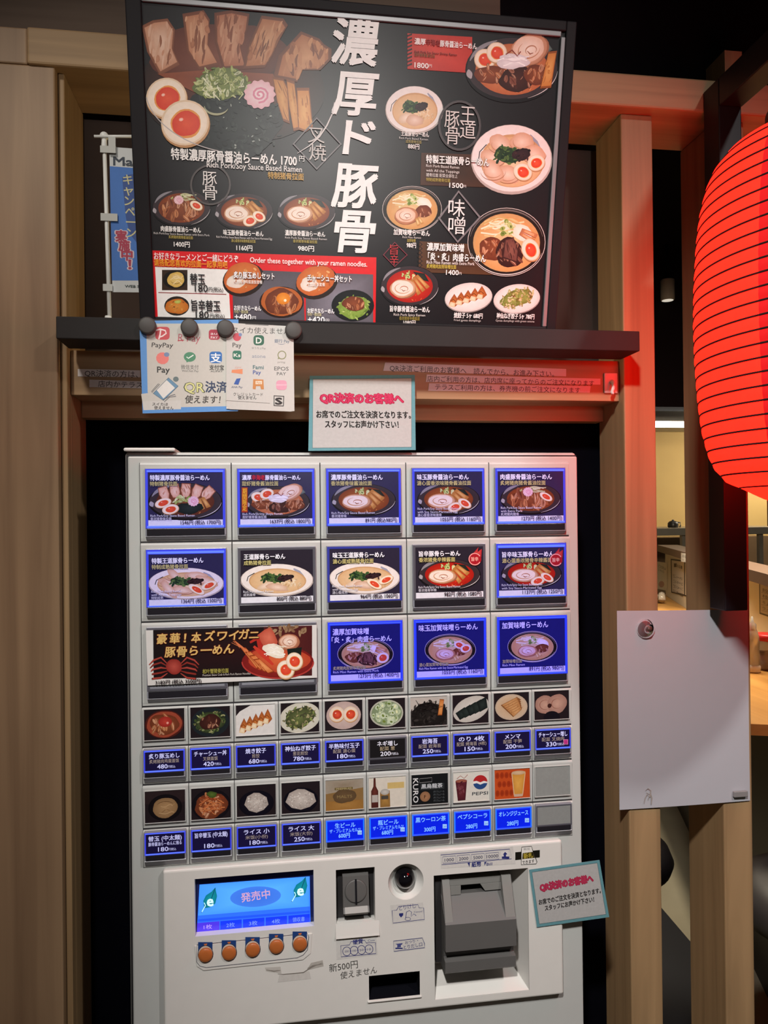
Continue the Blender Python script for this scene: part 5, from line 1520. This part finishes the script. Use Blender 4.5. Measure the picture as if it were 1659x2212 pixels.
def pay2(p):
    pts = [(489, 697), (634, 705), (636, 882), (634, 888), (628, 889), (496, 884), (489, 878)]
    p.poly(pts, 'cac5bf')
    p.text('スイカ使えません', 502, 713, 14, '3a3634', 126, .0)
    p.ell(512, 728, 9, 9, 'c84a58', None, .2, 12); p.ell(519, 723, 4, 4, '7a88b0', None, 0, 8); p.text('Pay', 512, 745, 13, '46403e', 19, .01, 'c')
    rsq(p, 559, 735, 23, 22, '2c6048', .3); p.text('D', 559, 735, 17, 'ece8e0', 12, .02, 'c'); p.text('ゆうちょPay', 559, 752, 5, '6a6662', 30, 0, 'c')
    p.text('銀行 Pay', 609, 737, 8, '5a6a82', 32, .01, 'c'); p.arc(608, 738, 10, 6, 30, 150, 1.2, '7a8494')
    rsq(p, 512, 767, 19, 19, '2c7058', .25); p.text('Ks', 512, 767, 10, 'ece8e0', 14, .02, 'c'); p.text('atone', 559, 769, 10, '8890a0', 29, 0, 'c')
    p.arc(609, 767, 8.5, 8.5, 0, 360, 2, '8a8a60', 24, False); p.poly([(601, 770), (600, 776), (606, 774)], '8a8a60'); p.text('pring', 608, 782, 5, '8a8680', 16, 0, 'c')
    p.poly([(501, 799), (524, 797), (524, 808), (500, 805)], 'e08a60'); p.text('メルペイ', 514, 794, 6, 'd88a78', 14, .01, 'c')
    p.text('Fami', 558, 793, 11, '3e6a6e', 23, .015, 'c'); p.text('Pay', 555, 804, 11, '44589a', 17, .015, 'c')
    p.text('EPOS', 608, 796, 11, '5a5654', 31, -.005, 'c'); p.text('PAY', 608, 807, 9, '5a5654', 20, -.01, 'c')
    p.poly([(511, 818), (520, 817), (515, 831), (505, 830)], '3458a4'); p.text('ANA Pay', 512, 836, 6, '3a4668', 24, .02, 'c', .15)
    p.poly([(547, 819), (569, 820), (570, 841), (564, 841), (562, 834), (553, 834), (552, 841), (546, 840)], 'c88448'); p.quad(552, 823, 566, 830, 'ead8c0'); p.text('App', 559, 826, 6, 'c07838', 11, .02, 'c')
    rsq(p, 608, 832, 23, 21, 'dc9aae', .3); p.quad(597, 830, 619, 833, 'e4b2c0')
    p.text('クレジットカード', 536, 852, 8, '5a5450', 64, 0, 'c'); p.text('使えません', 534, 859, 8, '4a4644', 40, .01, 'c')
    p.frame([(592, 855), (613, 856), (612, 877), (592, 876)], 2.2, '2c2424'); p.text('S', 602, 866, 18, '2c2424', 14, .05, 'c')
    p.line([(487, 865), (583, 871)], .8, '8a847e'); p.line([(530, 700), (580, 703)], 1, '5a5654')


sheet(front(-0.0030), [(489, 697), (634, 705), (636, 888), (489, 883)], 'payment_sheet', 'white handwritten sheet of payment logos overlapping the blue edged one', pay2, 'notice')
MAG = mat('magnet_black', '46423f', 0.55, noise=0.08)
for (x, y), lab in zip(((318, 703), (409, 707), (487, 709), (634, 713)), ('round black magnet on top left corner of the blue edged sheet', 'round black magnet above the red lettering of the blue edged sheet', 'round black magnet where the two payment sheets overlap', 'round black magnet on top right corner of the white payment sheet')):
    c = U(x, y, -0.008)
    b = MB().lathe([(0.0108, 0), (0.0108, -0.005), (0.0100, -0.0062), (0.0085, -0.0068), (0.0003, -0.0069)], (c.x, -0.0034, c.z), 32, 'y')
    tag(b.build('round_magnet', MAG), lab, 'magnet', 'magnets holding the payment sheets')

# ------------------------------------------------------------------ lettered tape strips on the lintel
PT = front(0.0745)
tape = mat('tape_paper', 'c4bcb6', 0.6)
TAPES = [([(168, 797), (303, 800), (303, 815), (168, 813)], 'QR決済の方は、', 183, 806, 15, 116, 'pale tape strip left of the payment sheets, upper of two'),
         ([(193, 820), (312, 824), (312, 839), (193, 836)], '店内かテラス', 212, 829, 14, 96, 'pale tape strip left of the payment sheets, lower of two'),
         ([(832, 783), (1223, 797), (1223, 813), (828, 801)], 'QR決済ご利用のお客様へ　読んでから、お進み下さい。', 842, 795, 14, 366, 'long pale tape strip right of the standing notice, topmost of three'),
         ([(922, 809), (1297, 818), (1297, 831), (920, 825)], '店内ご利用の方は、店内席に座ってからのご注文になります', 923, 818, 13, 372, 'long pale tape strip right of the standing notice, middle of three'),
         ([(927, 828), (1276, 834), (1274, 848), (925, 844)], 'テラスご利用の方は、券売機の前ご注文になります', 940, 836, 13, 322, 'long pale tape strip right of the standing notice, lowest of three')]
for c, t, x, y, hh, ww, lab in TAPES:
    def fn(p, t=t, x=x, y=y, hh=hh, ww=ww, c=c):
        s = -math.atan2(c[1][1]-c[0][1], c[1][0]-c[0][0])*0.55
        p.poly(c, 'd2c9c6'); p.text(t, x, y, hh, '463c38', ww, .004, rot=s)
    o = sheet(PT, c, 'tape_strip', lab, fn, 'label', tape, 0.0003)
    o['group'] = 'lettered tape strips on the wooden lintel'
# adhesive hook at the right end of the lintel
a_ = U(1304, 806, 0.0742); b_ = U(1333, 850, 0.0742)
hk = thing('adhesive_hook', ((a_.x+b_.x)/2, 0.0745, b_.z), 'small white adhesive hook at right end of the wooden lintel, lit red', 'hook')
HKM = mat('hook_white', 'd8d2ce', 0.35)
MB().box(a_.x, b_.x, 0.0715, 0.0748, b_.z, a_.z, 0.0012).build('hook_plate', HKM, hk)
xm = a_.x+(b_.x-a_.x)*.5
MB().tube([(xm+.001, 0.071, a_.z-0.013), (xm, 0.064, a_.z-0.017), (xm-.001, 0.062, a_.z-0.024), (xm-.003, 0.063, b_.z+0.0), (xm-.004, 0.058, b_.z-0.003)], [.003, .003, .0028, .0026, .002], 10).build('hook_prong', HKM, hk)

# ------------------------------------------------------------------ small banner on a pole behind the menu board
YB_ = 0.046
pb = U(237, 686, YB_); pt = U(225, 292, YB_)
ban = thing('mini_banner', (pb.x, YB_, 1.684), 'small blue and white promotional banner on a white pole left of the menu board', 'banner')
WP = mat('pole_white', 'e8e6e0', 0.35)
bx_ = pb.x
MB().lathe([(0.0165, 0.0), (0.0165, 0.003), (0.005, 0.005), (0.004, 0.012)], (bx_-0.001, YB_-0.0045, 1.6842), 28).build('foot', WP, ban)
MB().tube([(bx_, YB_, 1.686), ((bx_*.5+pt.x*.5), YB_, 1.81), (pt.x, YB_, pt.z-0.006)], [.0027, .0027, .0026], 12).build('pole', WP, ban)
k_ = MB(); n_ = 12
k_.lathe([(0.0003, -0.0056)]+[(0.0054*math.sin(math.pi*i/n_)+.0002, -0.0056*math.cos(math.pi*i/n_)) for i in range(1, n_)]+[(0.0003, 0.0056)], (pt.x, YB_, pt.z-0.0015), 20)
k_.lathe([(0.0034, -0.017), (0.0040, -0.015), (0.0034, -0.008), (0.0036, -0.005)], (pt.x, YB_, pt.z-0.001), 16)
k_.build('finial', WP, ban)
ca = U(205, 298, YB_); cb = U(300, 298, YB_)
MB().tube([(ca.x, YB_-0.004, ca.z), (cb.x, YB_-0.004, cb.z)], .0019, 10).build('crossbar', WP, ban)
PBn = front(YB_-0.0012)
BANP = ink('banner_ink', 0.6, noise=0.05)
m_ = MB()
bc = [(236, 317), (330, 324), (338, 632), (243, 631)]
pts = [PBn.W(*PBn.at(*c), 0) for c in bc]; m_.prism([tuple(v) for v in pts], (0, 0.0004, 0))
clo = m_.build('banner_cloth', mat('banner_white', 'c8c8c6', 0.7), ban)
p = Print(PBn, 0.00006)
p.poly([(237, 359), (331, 366), (335, 606), (242, 606)], '3a6cb4', '3f72be')
p.text('Ma', 245, 347, 25, '2c3440', 42, .03)
p.text('NEWS', 270, 355, 8, '3a4048', 26, .02)
p.poly([(264, 384), (272, 378), (290, 376), (300, 400), (300, 530), (280, 505), (272, 470), (268, 430)], '2c4a88')
for k, ch in enumerate('キャンペーン'): p.text(ch, 276+k*1.6, 388+k*23, 23, 'c9c08c', 20, .012, 'c')
for k, ch in enumerate('実施中！'): p.text(ch, 262+k*6.2, 510+k*20.5, 25, 'd8c4ca', 26 if k < 3 else 9, .085, 'c')
p.h += .0001
for k, ch in enumerate('実施中！'): p.text(ch, 262+k*6.2, 510+k*20.5, 24, 'a8304a', 23 if k < 3 else 5, .04, 'c')
p.text('WEB SITE', 270, 618, 7, '4a5450', 46, .03)
p.build('banner_print', BANP, clo)
TP = mat('strap_white', 'bdbbb4', 0.6)
for (x0, y0, x1, y1) in ((216, 314, 251, 331), (217, 460, 254, 478), (222, 613, 243, 629)):
    a = U(x0, y0, YB_-0.004); b = U(x1, y1, YB_-0.004)
    MB().box(a.x, b.x, YB_-0.0042, YB_-0.0030, b.z, a.z, 0.0003).build('strap', TP, ban)
a = U(234, 297, YB_-0.006); b = U(250, 331, YB_-0.006)
MB().box(a.x, b.x, YB_-0.0066, YB_-0.0060, b.z, a.z+0.001).build('strap', TP, ban)

# ------------------------------------------------------------------ blank sheet on the two posts
m_ = MB()
NX = 10
x0, x1, z0, z1 = 0.6606, 0.8677, 0.9985, 1.2858
vs = []; fs = []
for i in range(NX+1):
    for j in range(NX+1):
        s_, t_ = i/NX, j/NX
        y = 0.0578-0.0020*math.sin(math.pi*s_)*(0.4+t_)-0.0006*math.sin(5*t_+3*s_)
        vs.append((x0+(x1-x0)*s_, y, z0+(z1-z0)*t_+(0.0035*(1-s_) if j == NX else (0.0008 if j == 0 else 0))*1.0))
for i in range(NX):
    for j in range(NX):
        a = i*(NX+1)+j
        fs.append((a, a+NX+1, a+NX+2, a+1))
n = len(vs)
vs += [(x, y+0.0004, z) for x, y, z in vs]
fs += [tuple(q+n for q in f[::-1]) for f in fs]
per = [i*(NX+1) for i in range(NX+1)]+[NX*(NX+1)+j for j in range(1, NX+1)]+[i*(NX+1)+NX for i in range(NX-1, -1, -1)]+[j for j in range(NX-1, 0, -1)]
for i in range(len(per)):
    a, b = per[i], per[(i+1) % len(per)]
    fs.append((b, a, a+n, b+n))
blank = make('paper_sheet', vs, fs, mat('blank_paper', 'b4b4ba', 0.6, noise=0.02), None, None)
tag(blank, 'blank white paper fixed across two wooden posts at the right', 'paper')
p = Print(front(0.0552), 0.0)
p.line([(1394, 1708), (1400, 1703), (1406, 1708), (1404, 1722), (1398, 1716), (1394, 1724), (1391, 1736)], 2.4, 'a39a93', True); p.line([(1405, 1712), (1408, 1724), (1407, 1738)], 3, '9c938c', True); p.line([(1396, 1712), (1404, 1716), (1400, 1728)], 1.8, 'a89f98', True)
p.build('smudge', PAPER, blank)
c = U(1397, 1357, 0.052)
su = MB()
su.lathe([(0.0142, 0.0), (0.0138, -0.0012), (0.0098, -0.0032), (0.0062, -0.0052), (0.0050, -0.0070), (0.0060, -0.0086), (0.0058, -0.0098), (0.0003, -0.0102)], (c.x, 0.0546, c.z-0.001), 36, 'y')
su_o = thing('suction_cup', (c.x, 0.0546, c.z-0.016), 'clear suction cup pressed on upper left of the blank paper', 'suction cup')
su.build('cup', mat('clear_rubber', 'fbf8f8', 0.03, trans=1.0, noise=0, ior=1.3), su_o)
MB().lathe([(0.0040, -0.0106), (0.0042, -0.0122), (0.0003, -0.0128)], (c.x, 0.0546, c.z), 20, 'y').build('pin_head', mat('pin_brown', '5a4038', 0.4), su_o)
a = U(1586, 1712, 0.052); b = U(1616, 1721, 0.052)
tag(MB().box(a.x, b.x, 0.0515, 0.0562, b.z, a.z+0.001, 0.001).build('paper_clip_bar', mat('clip_grey', 'a09c9c', 0.35, metal=0.3)), 'small grey clip bar at lower right corner of the blank paper', 'clip')


# ------------------------------------------------------------------ red paper lantern on its black bracket
LX, LY = 0.803, -0.209
LZ0, LZ1, LR = 1.446, 1.868, 0.151
lan = thing('paper_lantern', (LX, LY, 1.40), 'large glowing red paper lantern hanging at the right edge', 'lantern')
REDP = mat('lantern_paper', '900a08', 0.7, emit=(1.0, 0.0075, 0.0025), es=1.25, noise=0.0)


def lantern_mat():
    m = REDP; nt = m.node_tree; b = nt.nodes['Principled BSDF']
    lw = nt.nodes.new('ShaderNodeTexNoise'); lw.inputs['Scale'].default_value = 60
    mr = nt.nodes.new('ShaderNodeMapRange'); mr.inputs['To Min'].default_value = 0.9; mr.inputs['To Max'].default_value = 1.12
    mu = nt.nodes.new('ShaderNodeMath'); mu.operation = 'MULTIPLY'; mu.inputs[1].default_value = LES
    nt.links.new(lw.outputs['Fac'], mr.inputs['Value']); nt.links.new(mr.outputs[0], mu.inputs[0]); nt.links.new(mu.outputs[0], b.inputs['Emission Strength'])


LES = 5.0
lantern_mat()
NR = 29


LP = [(0, .50), (.024, .62), (.05, .77), (.09, .86), (.13, .905), (.2, .95), (.28, .975), (.4, .995), (.5, 1.0)]


def lrad(t):
    """radius of the lantern at height fraction t"""
    t = min(t, 1-t)
    for (a, p_), (b, q_) in zip(LP, LP[1:]):
        if t <= b: return LR*(p_+(q_-p_)*(t-a)/(b-a))
    return LR


prof = []
for i in range(NR):
    for s_ in range(4):
        t = (i+s_/4)/NR
        prof.append((lrad(t)+0.0011*math.sin(math.pi*s_/4), LZ0+(LZ1-LZ0)*t))
prof.append((lrad(1.0), LZ1))
MB().lathe(prof, (LX, LY, 0), 96, 'z', False).build('shade', REDP, lan)
rb = MB()
for i in range(1, NR):
    t = i/NR
    r = lrad(t)+0.0002
    ring = []
    for k in range(97):
        a = 2*math.pi*k/96
        ring.append((LX+r*math.cos(a), LY+r*math.sin(a), LZ0+(LZ1-LZ0)*t))
    rb.tube(ring, 0.0012, 6)
rb.build('bamboo_ribs', mat('rib_dark', '1c0404', 0.7, noise=0), lan)
sv = []; sf = []
a0, a1 = math.radians(-153.6-3.2), math.radians(-153.6+3.2)
for i, (r, z) in enumerate(prof):
    for a in (a0, (a0+a1)/2, a1):
        sv.append((LX+(r+0.0004)*math.cos(a), LY+(r+0.0004)*math.sin(a), z))
for i in range(len(prof)-1):
    for j in range(2):
        sf.append((i*3+j, i*3+j+1, i*3+j+4, i*3+j+3))
make('paper_seam', sv, sf, mat('lantern_seam', 'a00c0c', 0.7, emit=(1.0, 0.004, 0.006), es=0.62, noise=0), lan, [True]*len(sf))
LBK = mat('lantern_black', '141014', 0.4)
MB().lathe([(LR*0.47, 0.0), (LR*0.47, 0.030), (LR*0.44, 0.034), (LR*0.40, 0.034)], (LX, LY, LZ1-0.004), 64).build('top_cap', LBK, lan)
MB().lathe([(LR*0.44, 0.0), (LR*0.49, 0.002), (LR*0.49, 0.034), (LR*0.47, 0.036)], (LX, LY, LZ0-0.033), 64).build('bottom_cap', LBK, lan)
hz = 2.006
MB().tube([(LX-LR*.42, LY, LZ1+0.02), (LX-0.02, LY, 1.965), (LX, LY, 1.9995), (LX+0.02, LY, 1.965), (LX+LR*.42, LY, LZ1+0.02)], .0022, 8).build('hanger', LBK, lan)

bx0, bx1 = U(1566, 1200, 0.0).x, U(1615, 1200, 0.0).x
BRK = mat('bracket_black', '121016', 0.45, noise=0.1)
br_ = thing('lantern_bracket', ((bx0+bx1)/2, 0.02, 1.29), 'black square steel bracket holding the red lantern in front of a post', 'bracket')
MB().box(bx0, bx1, 0.001, 0.0392, 1.292, 2.046, 0.0015).build('upright', BRK, br_)
MB().box(bx0, bx1, -0.62, 0.0005, 2.006, 2.046, 0.0015).build('arm', BRK, br_)
# short strut and dark eave above the beam
a = U(1553, 145, 0.075)
structure(MB().box(a.x, a.x+0.028, 0.06, 0.1095, 2.0672, 2.125).build('trim_9', W_POST))

# ------------------------------------------------------------------ the restaurant behind the posts
WALLK = mat('kitchen_wall_paint', 'c9a868', 0.7, noise=0.06, nscale=8)
STEEL = mat('steel', '8f887c', 0.35, metal=0.6, noise=0.1)
sbox('wall_far', 0.7, 5.0, 3.6, 3.7, 0.0, 2.78, WALLK)
sbox('wall_right', 5.0, 5.1, -1.0, 3.7, 0.0, 2.78, CEIL)
HOOD = mat('hood_dark', '140a0c', 0.9, spec=0.1)
h0 = U(1450, 879, 2.6).z
sbox('trim_11', 1.2, 4.6, 2.6, 2.75, h0, 2.779, HOOD)
hp = U(1450, 880, 2.95).z; hb = U(1450, 906, 2.95).z
tag(MB().box(1.5, 4.2, 2.95, 3.55, hb, hp+0.06).build('range_hood', mat('hood_grey', '9a968c', 0.4, metal=0.2)), 'grey range hood panel above the bright kitchen tube light', 'hood')
fl = U(1450, 917, 2.9)
ft = thing('fluorescent_light', (fl.x, 2.9, fl.z-0.02), 'bright white tube light glowing between the two wooden posts', 'light')
ta, tb = U(1385, 917, 2.9), U(1570, 917, 2.9)
MB().tube([(ta.x, 2.9, fl.z), (tb.x, 2.9, fl.z)], 0.0165, 16).build('tube', mat('tube_glow', 'ffffff', 0.4, emit=(1.0, 0.97, 0.9), es=12.0, noise=0), ft)
MB().box(ta.x, tb.x, 2.8925, 2.94, fl.z+0.0175, fl.z+0.04).build('housing', STEEL, ft)
# wall shelf with a pot
s0 = U(1410, 1141, 2.9).x; s1_ = U(1720, 1141, 2.9).x
st = U(1450, 1141, 2.9).z; sbm = U(1450, 1157, 2.9).z
ks = thing('kitchen_shelf', ((s0+s1_)/2, 3.1, 0.0), 'steel kitchen shelf along the yellow back wall', 'shelf')
MB().box(s0, s1_, 2.9, 3.35, sbm, st, 0.003).build('shelf_board', STEEL, ks)
for x in (U(1475, 1170, 2.93).x, U(1641, 1170, 2.93).x, s0+0.02):
    MB().box(x-0.012, x+0.012, 2.915, 2.94, 0.0, sbm-0.0005).build('leg', STEEL, ks)
MB().box(s0+0.06, s1_, 3.0, 3.3, 0.9, 0.93).build('lower_board', STEEL, ks)
tag(MB().box(s0-0.1, s1_+0.2, 3.38, 3.58, 0.0, st-0.07).build('storage_cabinet', mat('cabinet_brown', '6a5238', 0.6)), 'brown cabinet behind the steel kitchen shelf', 'cabinet')
kc = U(1456, 1140, 3.05)
ke = thing('kettle', (kc.x, 3.05, st), 'small dark pot standing on the steel kitchen shelf', 'pot')
KM = mat('pot_dark', '2a2622', 0.35)
MB().lathe([(0.026, 0.001), (0.030, 0.006), (0.029, 0.026), (0.020, 0.036), (0.006, 0.040), (0.006, 0.045), (0.0004, 0.046)], (kc.x-0.006, 3.05, st), 28).build('body', KM, ke)
MB().tube([(kc.x+0.018, 3.05, st+0.03), (kc.x+0.038, 3.05, st+0.028), (kc.x+0.040, 3.05, st+0.012), (kc.x+0.036, 3.05, st+0.002)], .004, 8).build('handle', KM, ke)

# counter with its partition and notices
WC = wood('counter_wood', 'b07a3c', 'd8a058', 'y', 0.35, 0.6)
A = Vector((2.08, 2.5, 0)); B = Vector((1.40, 0.62, 0))
DIR = (B-A).normalized(); NRM = Vector((-DIR.y, DIR.x, 0))
if NRM.x > 0: NRM = -NRM
def PW(t, off, z):
    q = A+DIR*t+NRM*off
    return (q.x, q.y, z)


P_ = Vector((1.088, 0.365, 0)); S1 = (P_-A).dot(DIR)
cnt = thing('counter', PW(S1/2, 0.1, 0.0), 'orange topped black dining counter seen past the right edge of the blank paper', 'counter')
ct = MB()
ct.prism([PW(-0.05, -0.02, 0.996), PW(-0.05, 0.23, 0.996), PW(S1, 0.23, 0.996), PW(S1, -0.02, 0.996)], (0, 0, 0.022))
ct.build('worktop', WC, cnt)
cb_ = MB()
cb_.prism([PW(-0.02, -0.16, 0.0), PW(-0.02, -0.03, 0.0), PW(S1-0.03, -0.03, 0.0), PW(S1-0.03, -0.16, 0.0)], (0, 0, 0.9955))
cb_.build('base', mat('counter_base_black', '1a1418', 0.5), cnt)
LEN = (B-A).length+0.3
part = thing('counter_partition', PW(LEN/2, 0, 1.018), 'white lit partition with menu notices standing along the counter', 'partition')
WPAN = mat('partition_white', 'e4dfcc', 0.5, noise=0.03)
def obox(mb, t0, t1, o0, o1, z0, z1):
    mb.prism([PW(t0, o0, z0), PW(t1, o0, z0), PW(t1, o1, z0), PW(t0, o1, z0)], (0, 0, z1-z0))
    return mb
obox(MB(), 0.0, LEN, -0.03, 0.0, 1.0185, 1.236).build('panel', WPAN, part)
obox(MB(), -0.01, LEN, -0.06, 0.035, 1.2362, 1.268).build('ledge', mat('ledge_brown', '6a5244', 0.5), part)
PPL = Plane(PW(0, 0.001, 1.1), DIR, (0, 0, 1))
nts = ink('notice_ink', 0.5)


def notice(fn, lab):
    p = Print(PPL, 0.0004); fn(p)
    o = p.build('counter_notice', nts); tag(o, lab, 'notice', 'menu notices on the counter partition')


def n1(p):
    p.poly([(1420, 1213), (1442, 1216), (1441, 1276), (1420, 1272)], 'eee8dc'); p.text('ご注文は', 1422, 1222, 6, '3a3430', 16, .02); p.text('こちら', 1422, 1230, 5, '4a4440', 12, .02); p.ell(1429, 1262, 6, 7, 'd0a498', None, 0, 12)


def n2(p):
    p.poly([(1449, 1207), (1496, 1214), (1496, 1292), (1450, 1280)], '2c2622'); p.poly([(1451, 1210), (1478, 1214), (1478, 1284), (1452, 1278)], 'ddd6ca'); p.poly([(1480, 1215), (1494, 1217), (1494, 1288), (1480, 1285)], 'ddd6ca')
    p.quad(1456, 1217, 1462, 1225, '4a3c38'); p.text('お品書', 1463, 1222, 7, '3a3430', 11, .02)
    for k, t in enumerate(('ビール', 'ハイボール', 'サワー', '日本酒')):
        p.text(t, 1454, 1242+k*11, 6, '4a4440', 20, .0); p.line([(1454, 1247+k*11), (1476, 1249+k*11)], .6, '6a625c')


def n3(p):
    p.poly([(1640, 1236), (1700, 1246), (1700, 1346), (1641, 1326)], '3a342e'); p.poly([(1642, 1240), (1697, 1249), (1697, 1341), (1643, 1323)], 'b8b0a4')
    p.quad(1647, 1246, 1655, 1256, '3a302c'); p.text('お品書き', 1657, 1254, 9, '4a423c', 30, .01)
    for k, t in enumerate(('餃子', '枝豆', 'キムチ', 'ライス')):
        p.text(t, 1647, 1274+k*13, 8, '4a423c', 26, .0); p.line([(1645, 1280+k*13), (1690, 1287+k*13)], .7, '6a625c')


notice(n1, 'plain white notice on the counter partition, left of the black framed one')
notice(n2, 'black framed menu notice on the partition seen between the two posts')
notice(n3, 'grey framed menu notice on the partition at the far right edge')
lb = Print(Plane(PW(0, 0.036, 1.1), DIR, (0, 0, 1)), 0.0)
lb.poly([(1471, 1194), (1492, 1197), (1492, 1216), (1471, 1213)], 'e0d8cc'); lb.text('お箸', 1474, 1201, 6, '3a3430', 10, .02); lb.text('おしぼり', 1474, 1209, 5, '3a3430', 12, .02)
lb.build('shelf_label', nts, part)
# things on the counter
RED = mat('lid_red', 'd02a22', 0.4)
GLS = mat('jar_glass', 'c8c0b4', 0.08, trans=0.7, noise=0)
jc = U(1660, 1440, 0.82)
j = thing('condiment_jar', (jc.x, 0.82, 1.0182), 'glass jar with a red lid on the orange counter', 'jar')
MB().lathe([(0.028, 0.0), (0.031, 0.006), (0.033, 0.05), (0.033, 0.07), (0.029, 0.076)], (jc.x, 0.82, 1.0186), 32).build('glass', GLS, j)
MB().lathe([(0.026, 0.001), (0.029, 0.005), (0.030, 0.045), (0.0004, 0.046)], (jc.x, 0.82, 1.0196), 28).build('chilli_paste', mat('chilli', '6a1c18', 0.6), j)
MB().lathe([(0.032, 0.0765), (0.034, 0.078), (0.034, 0.090), (0.031, 0.0925), (0.0004, 0.0935)], (jc.x, 0.82, 1.0186), 32).build('lid', RED, j)
bc_ = U(1626, 1445, 0.80)
bt = thing('squeeze_bottle', (bc_.x, 0.80, 1.0182), 'pale squeeze bottle beside the red lidded jar, next to the post', 'bottle')
MB().lathe([(0.0175, 0.0), (0.019, 0.004), (0.019, 0.015), (0.0165, 0.018)], (bc_.x, 0.80, 1.0186), 28).build('base', mat('bottle_base', 'e4dcd0', 0.4), bt)
MB().lathe([(0.0165, 0.0182), (0.0165, 0.09), (0.012, 0.105), (0.010, 0.11), (0.010, 0.122), (0.004, 0.128), (0.002, 0.142)], (bc_.x, 0.80, 1.0186), 28).build('body', mat('bottle_clear', 'cfc6bb', 0.2, trans=0.5, noise=0), bt)
sc_ = U(1452, 1302, 2.2)
sm_ = MB()
rr = random.Random(3)
for k in range(7):
    sm_.tube([(sc_.x-0.27+0.035*k, 2.16+rr.uniform(-.03, .03), 1.0355), (sc_.x-0.26+0.035*k, 2.2, 1.048+rr.uniform(0, .015)), (sc_.x-0.24+0.035*k, 2.25, 1.0355)], 0.016, 8)
tag(sm_.build('wrapped_towels', mat('clear_wrap', 'b8aa98', 0.15, noise=0.3, nscale=60)), 'row of plastic wrapped towels lying on the far end of the counter', 'towels')
# stools, rail, cylinder lamp
SEAT = mat('stool_black', '141216', 0.35)
SEATG = mat('stool_grey', '34312f', 0.5)
CHR = mat('chrome', 'b0aca4', 0.2, metal=0.9)


def stool(x, y, z, lab, seat):
    t = thing('bar_stool', (x, y, 0.0), lab, 'stool', 'bar stools along the counter')
    MB().lathe([(0.13, 0.0), (0.158, 0.010), (0.165, 0.03), (0.155, 0.055), (0.12, 0.066), (0.0006, 0.068)], (x, y, z-0.068), 48).build('seat', seat, t)
    MB().lathe([(0.022, 0.0), (0.022, z-0.09)], (x, y, 0.02), 20).build('column', SEAT, t)
    MB().lathe([(0.145, 0.0), (0.145, 0.006), (0.10, 0.012), (0.03, 0.0195)], (x, y, 0.0003), 48).build('base', SEAT, t)
    return t


q = U(1296, 1830, 0.72)
stool(q.x, 0.72, 0.66, 'black bar stool seen low between the two wooden posts', SEAT)
q = U(1712, 1775, 0.75)
stool(1.10, 0.17, 0.80, 'dark grey bar stool at the far right edge below the counter', SEATG)
mt = MB()
fa = lambda px, py: CAM+ray(px, py)*((0.0-CAM.z)/ray(px, py).z)
c4 = [fa(1405, 1940), fa(1500, 2052), fa(1560, 2230), fa(1405, 2300)]
mt.prism([(v.x, v.y, 0.0004) for v in c4], (0, 0, 0.012))
tag(mt.build('floor_mat', mat('mat_black', '15141a', 0.7)), 'black floor mat in front of the counter stools', 'mat')
spc = U(1442, 640, 2.55)
sp = thing('ceiling_spotlight', (spc.x, 2.55, spc.z), 'small grey cylinder spotlight hanging from the dark ceiling', 'spotlight')
MB().lathe([(0.032, -0.05), (0.034, -0.045), (0.034, 0.05), (0.030, 0.054)], (spc.x, 2.55, spc.z+0.03), 28).build('can', mat('spot_can', '9c9488', 0.5), sp)
MB().lathe([(0.006, 0.085), (0.006, 2.779-spc.z)], (spc.x, 2.55, spc.z), 12).build('stem', CEIL, sp)
MB().lathe([(0.028, 0.0), (0.0005, 0.001)], (spc.x, 2.55, spc.z-0.0215), 24).build('lens', mat('spot_lens', 'f0e8d8', 0.3, emit=(1.0, 0.9, 0.75), es=0.6, noise=0), sp)
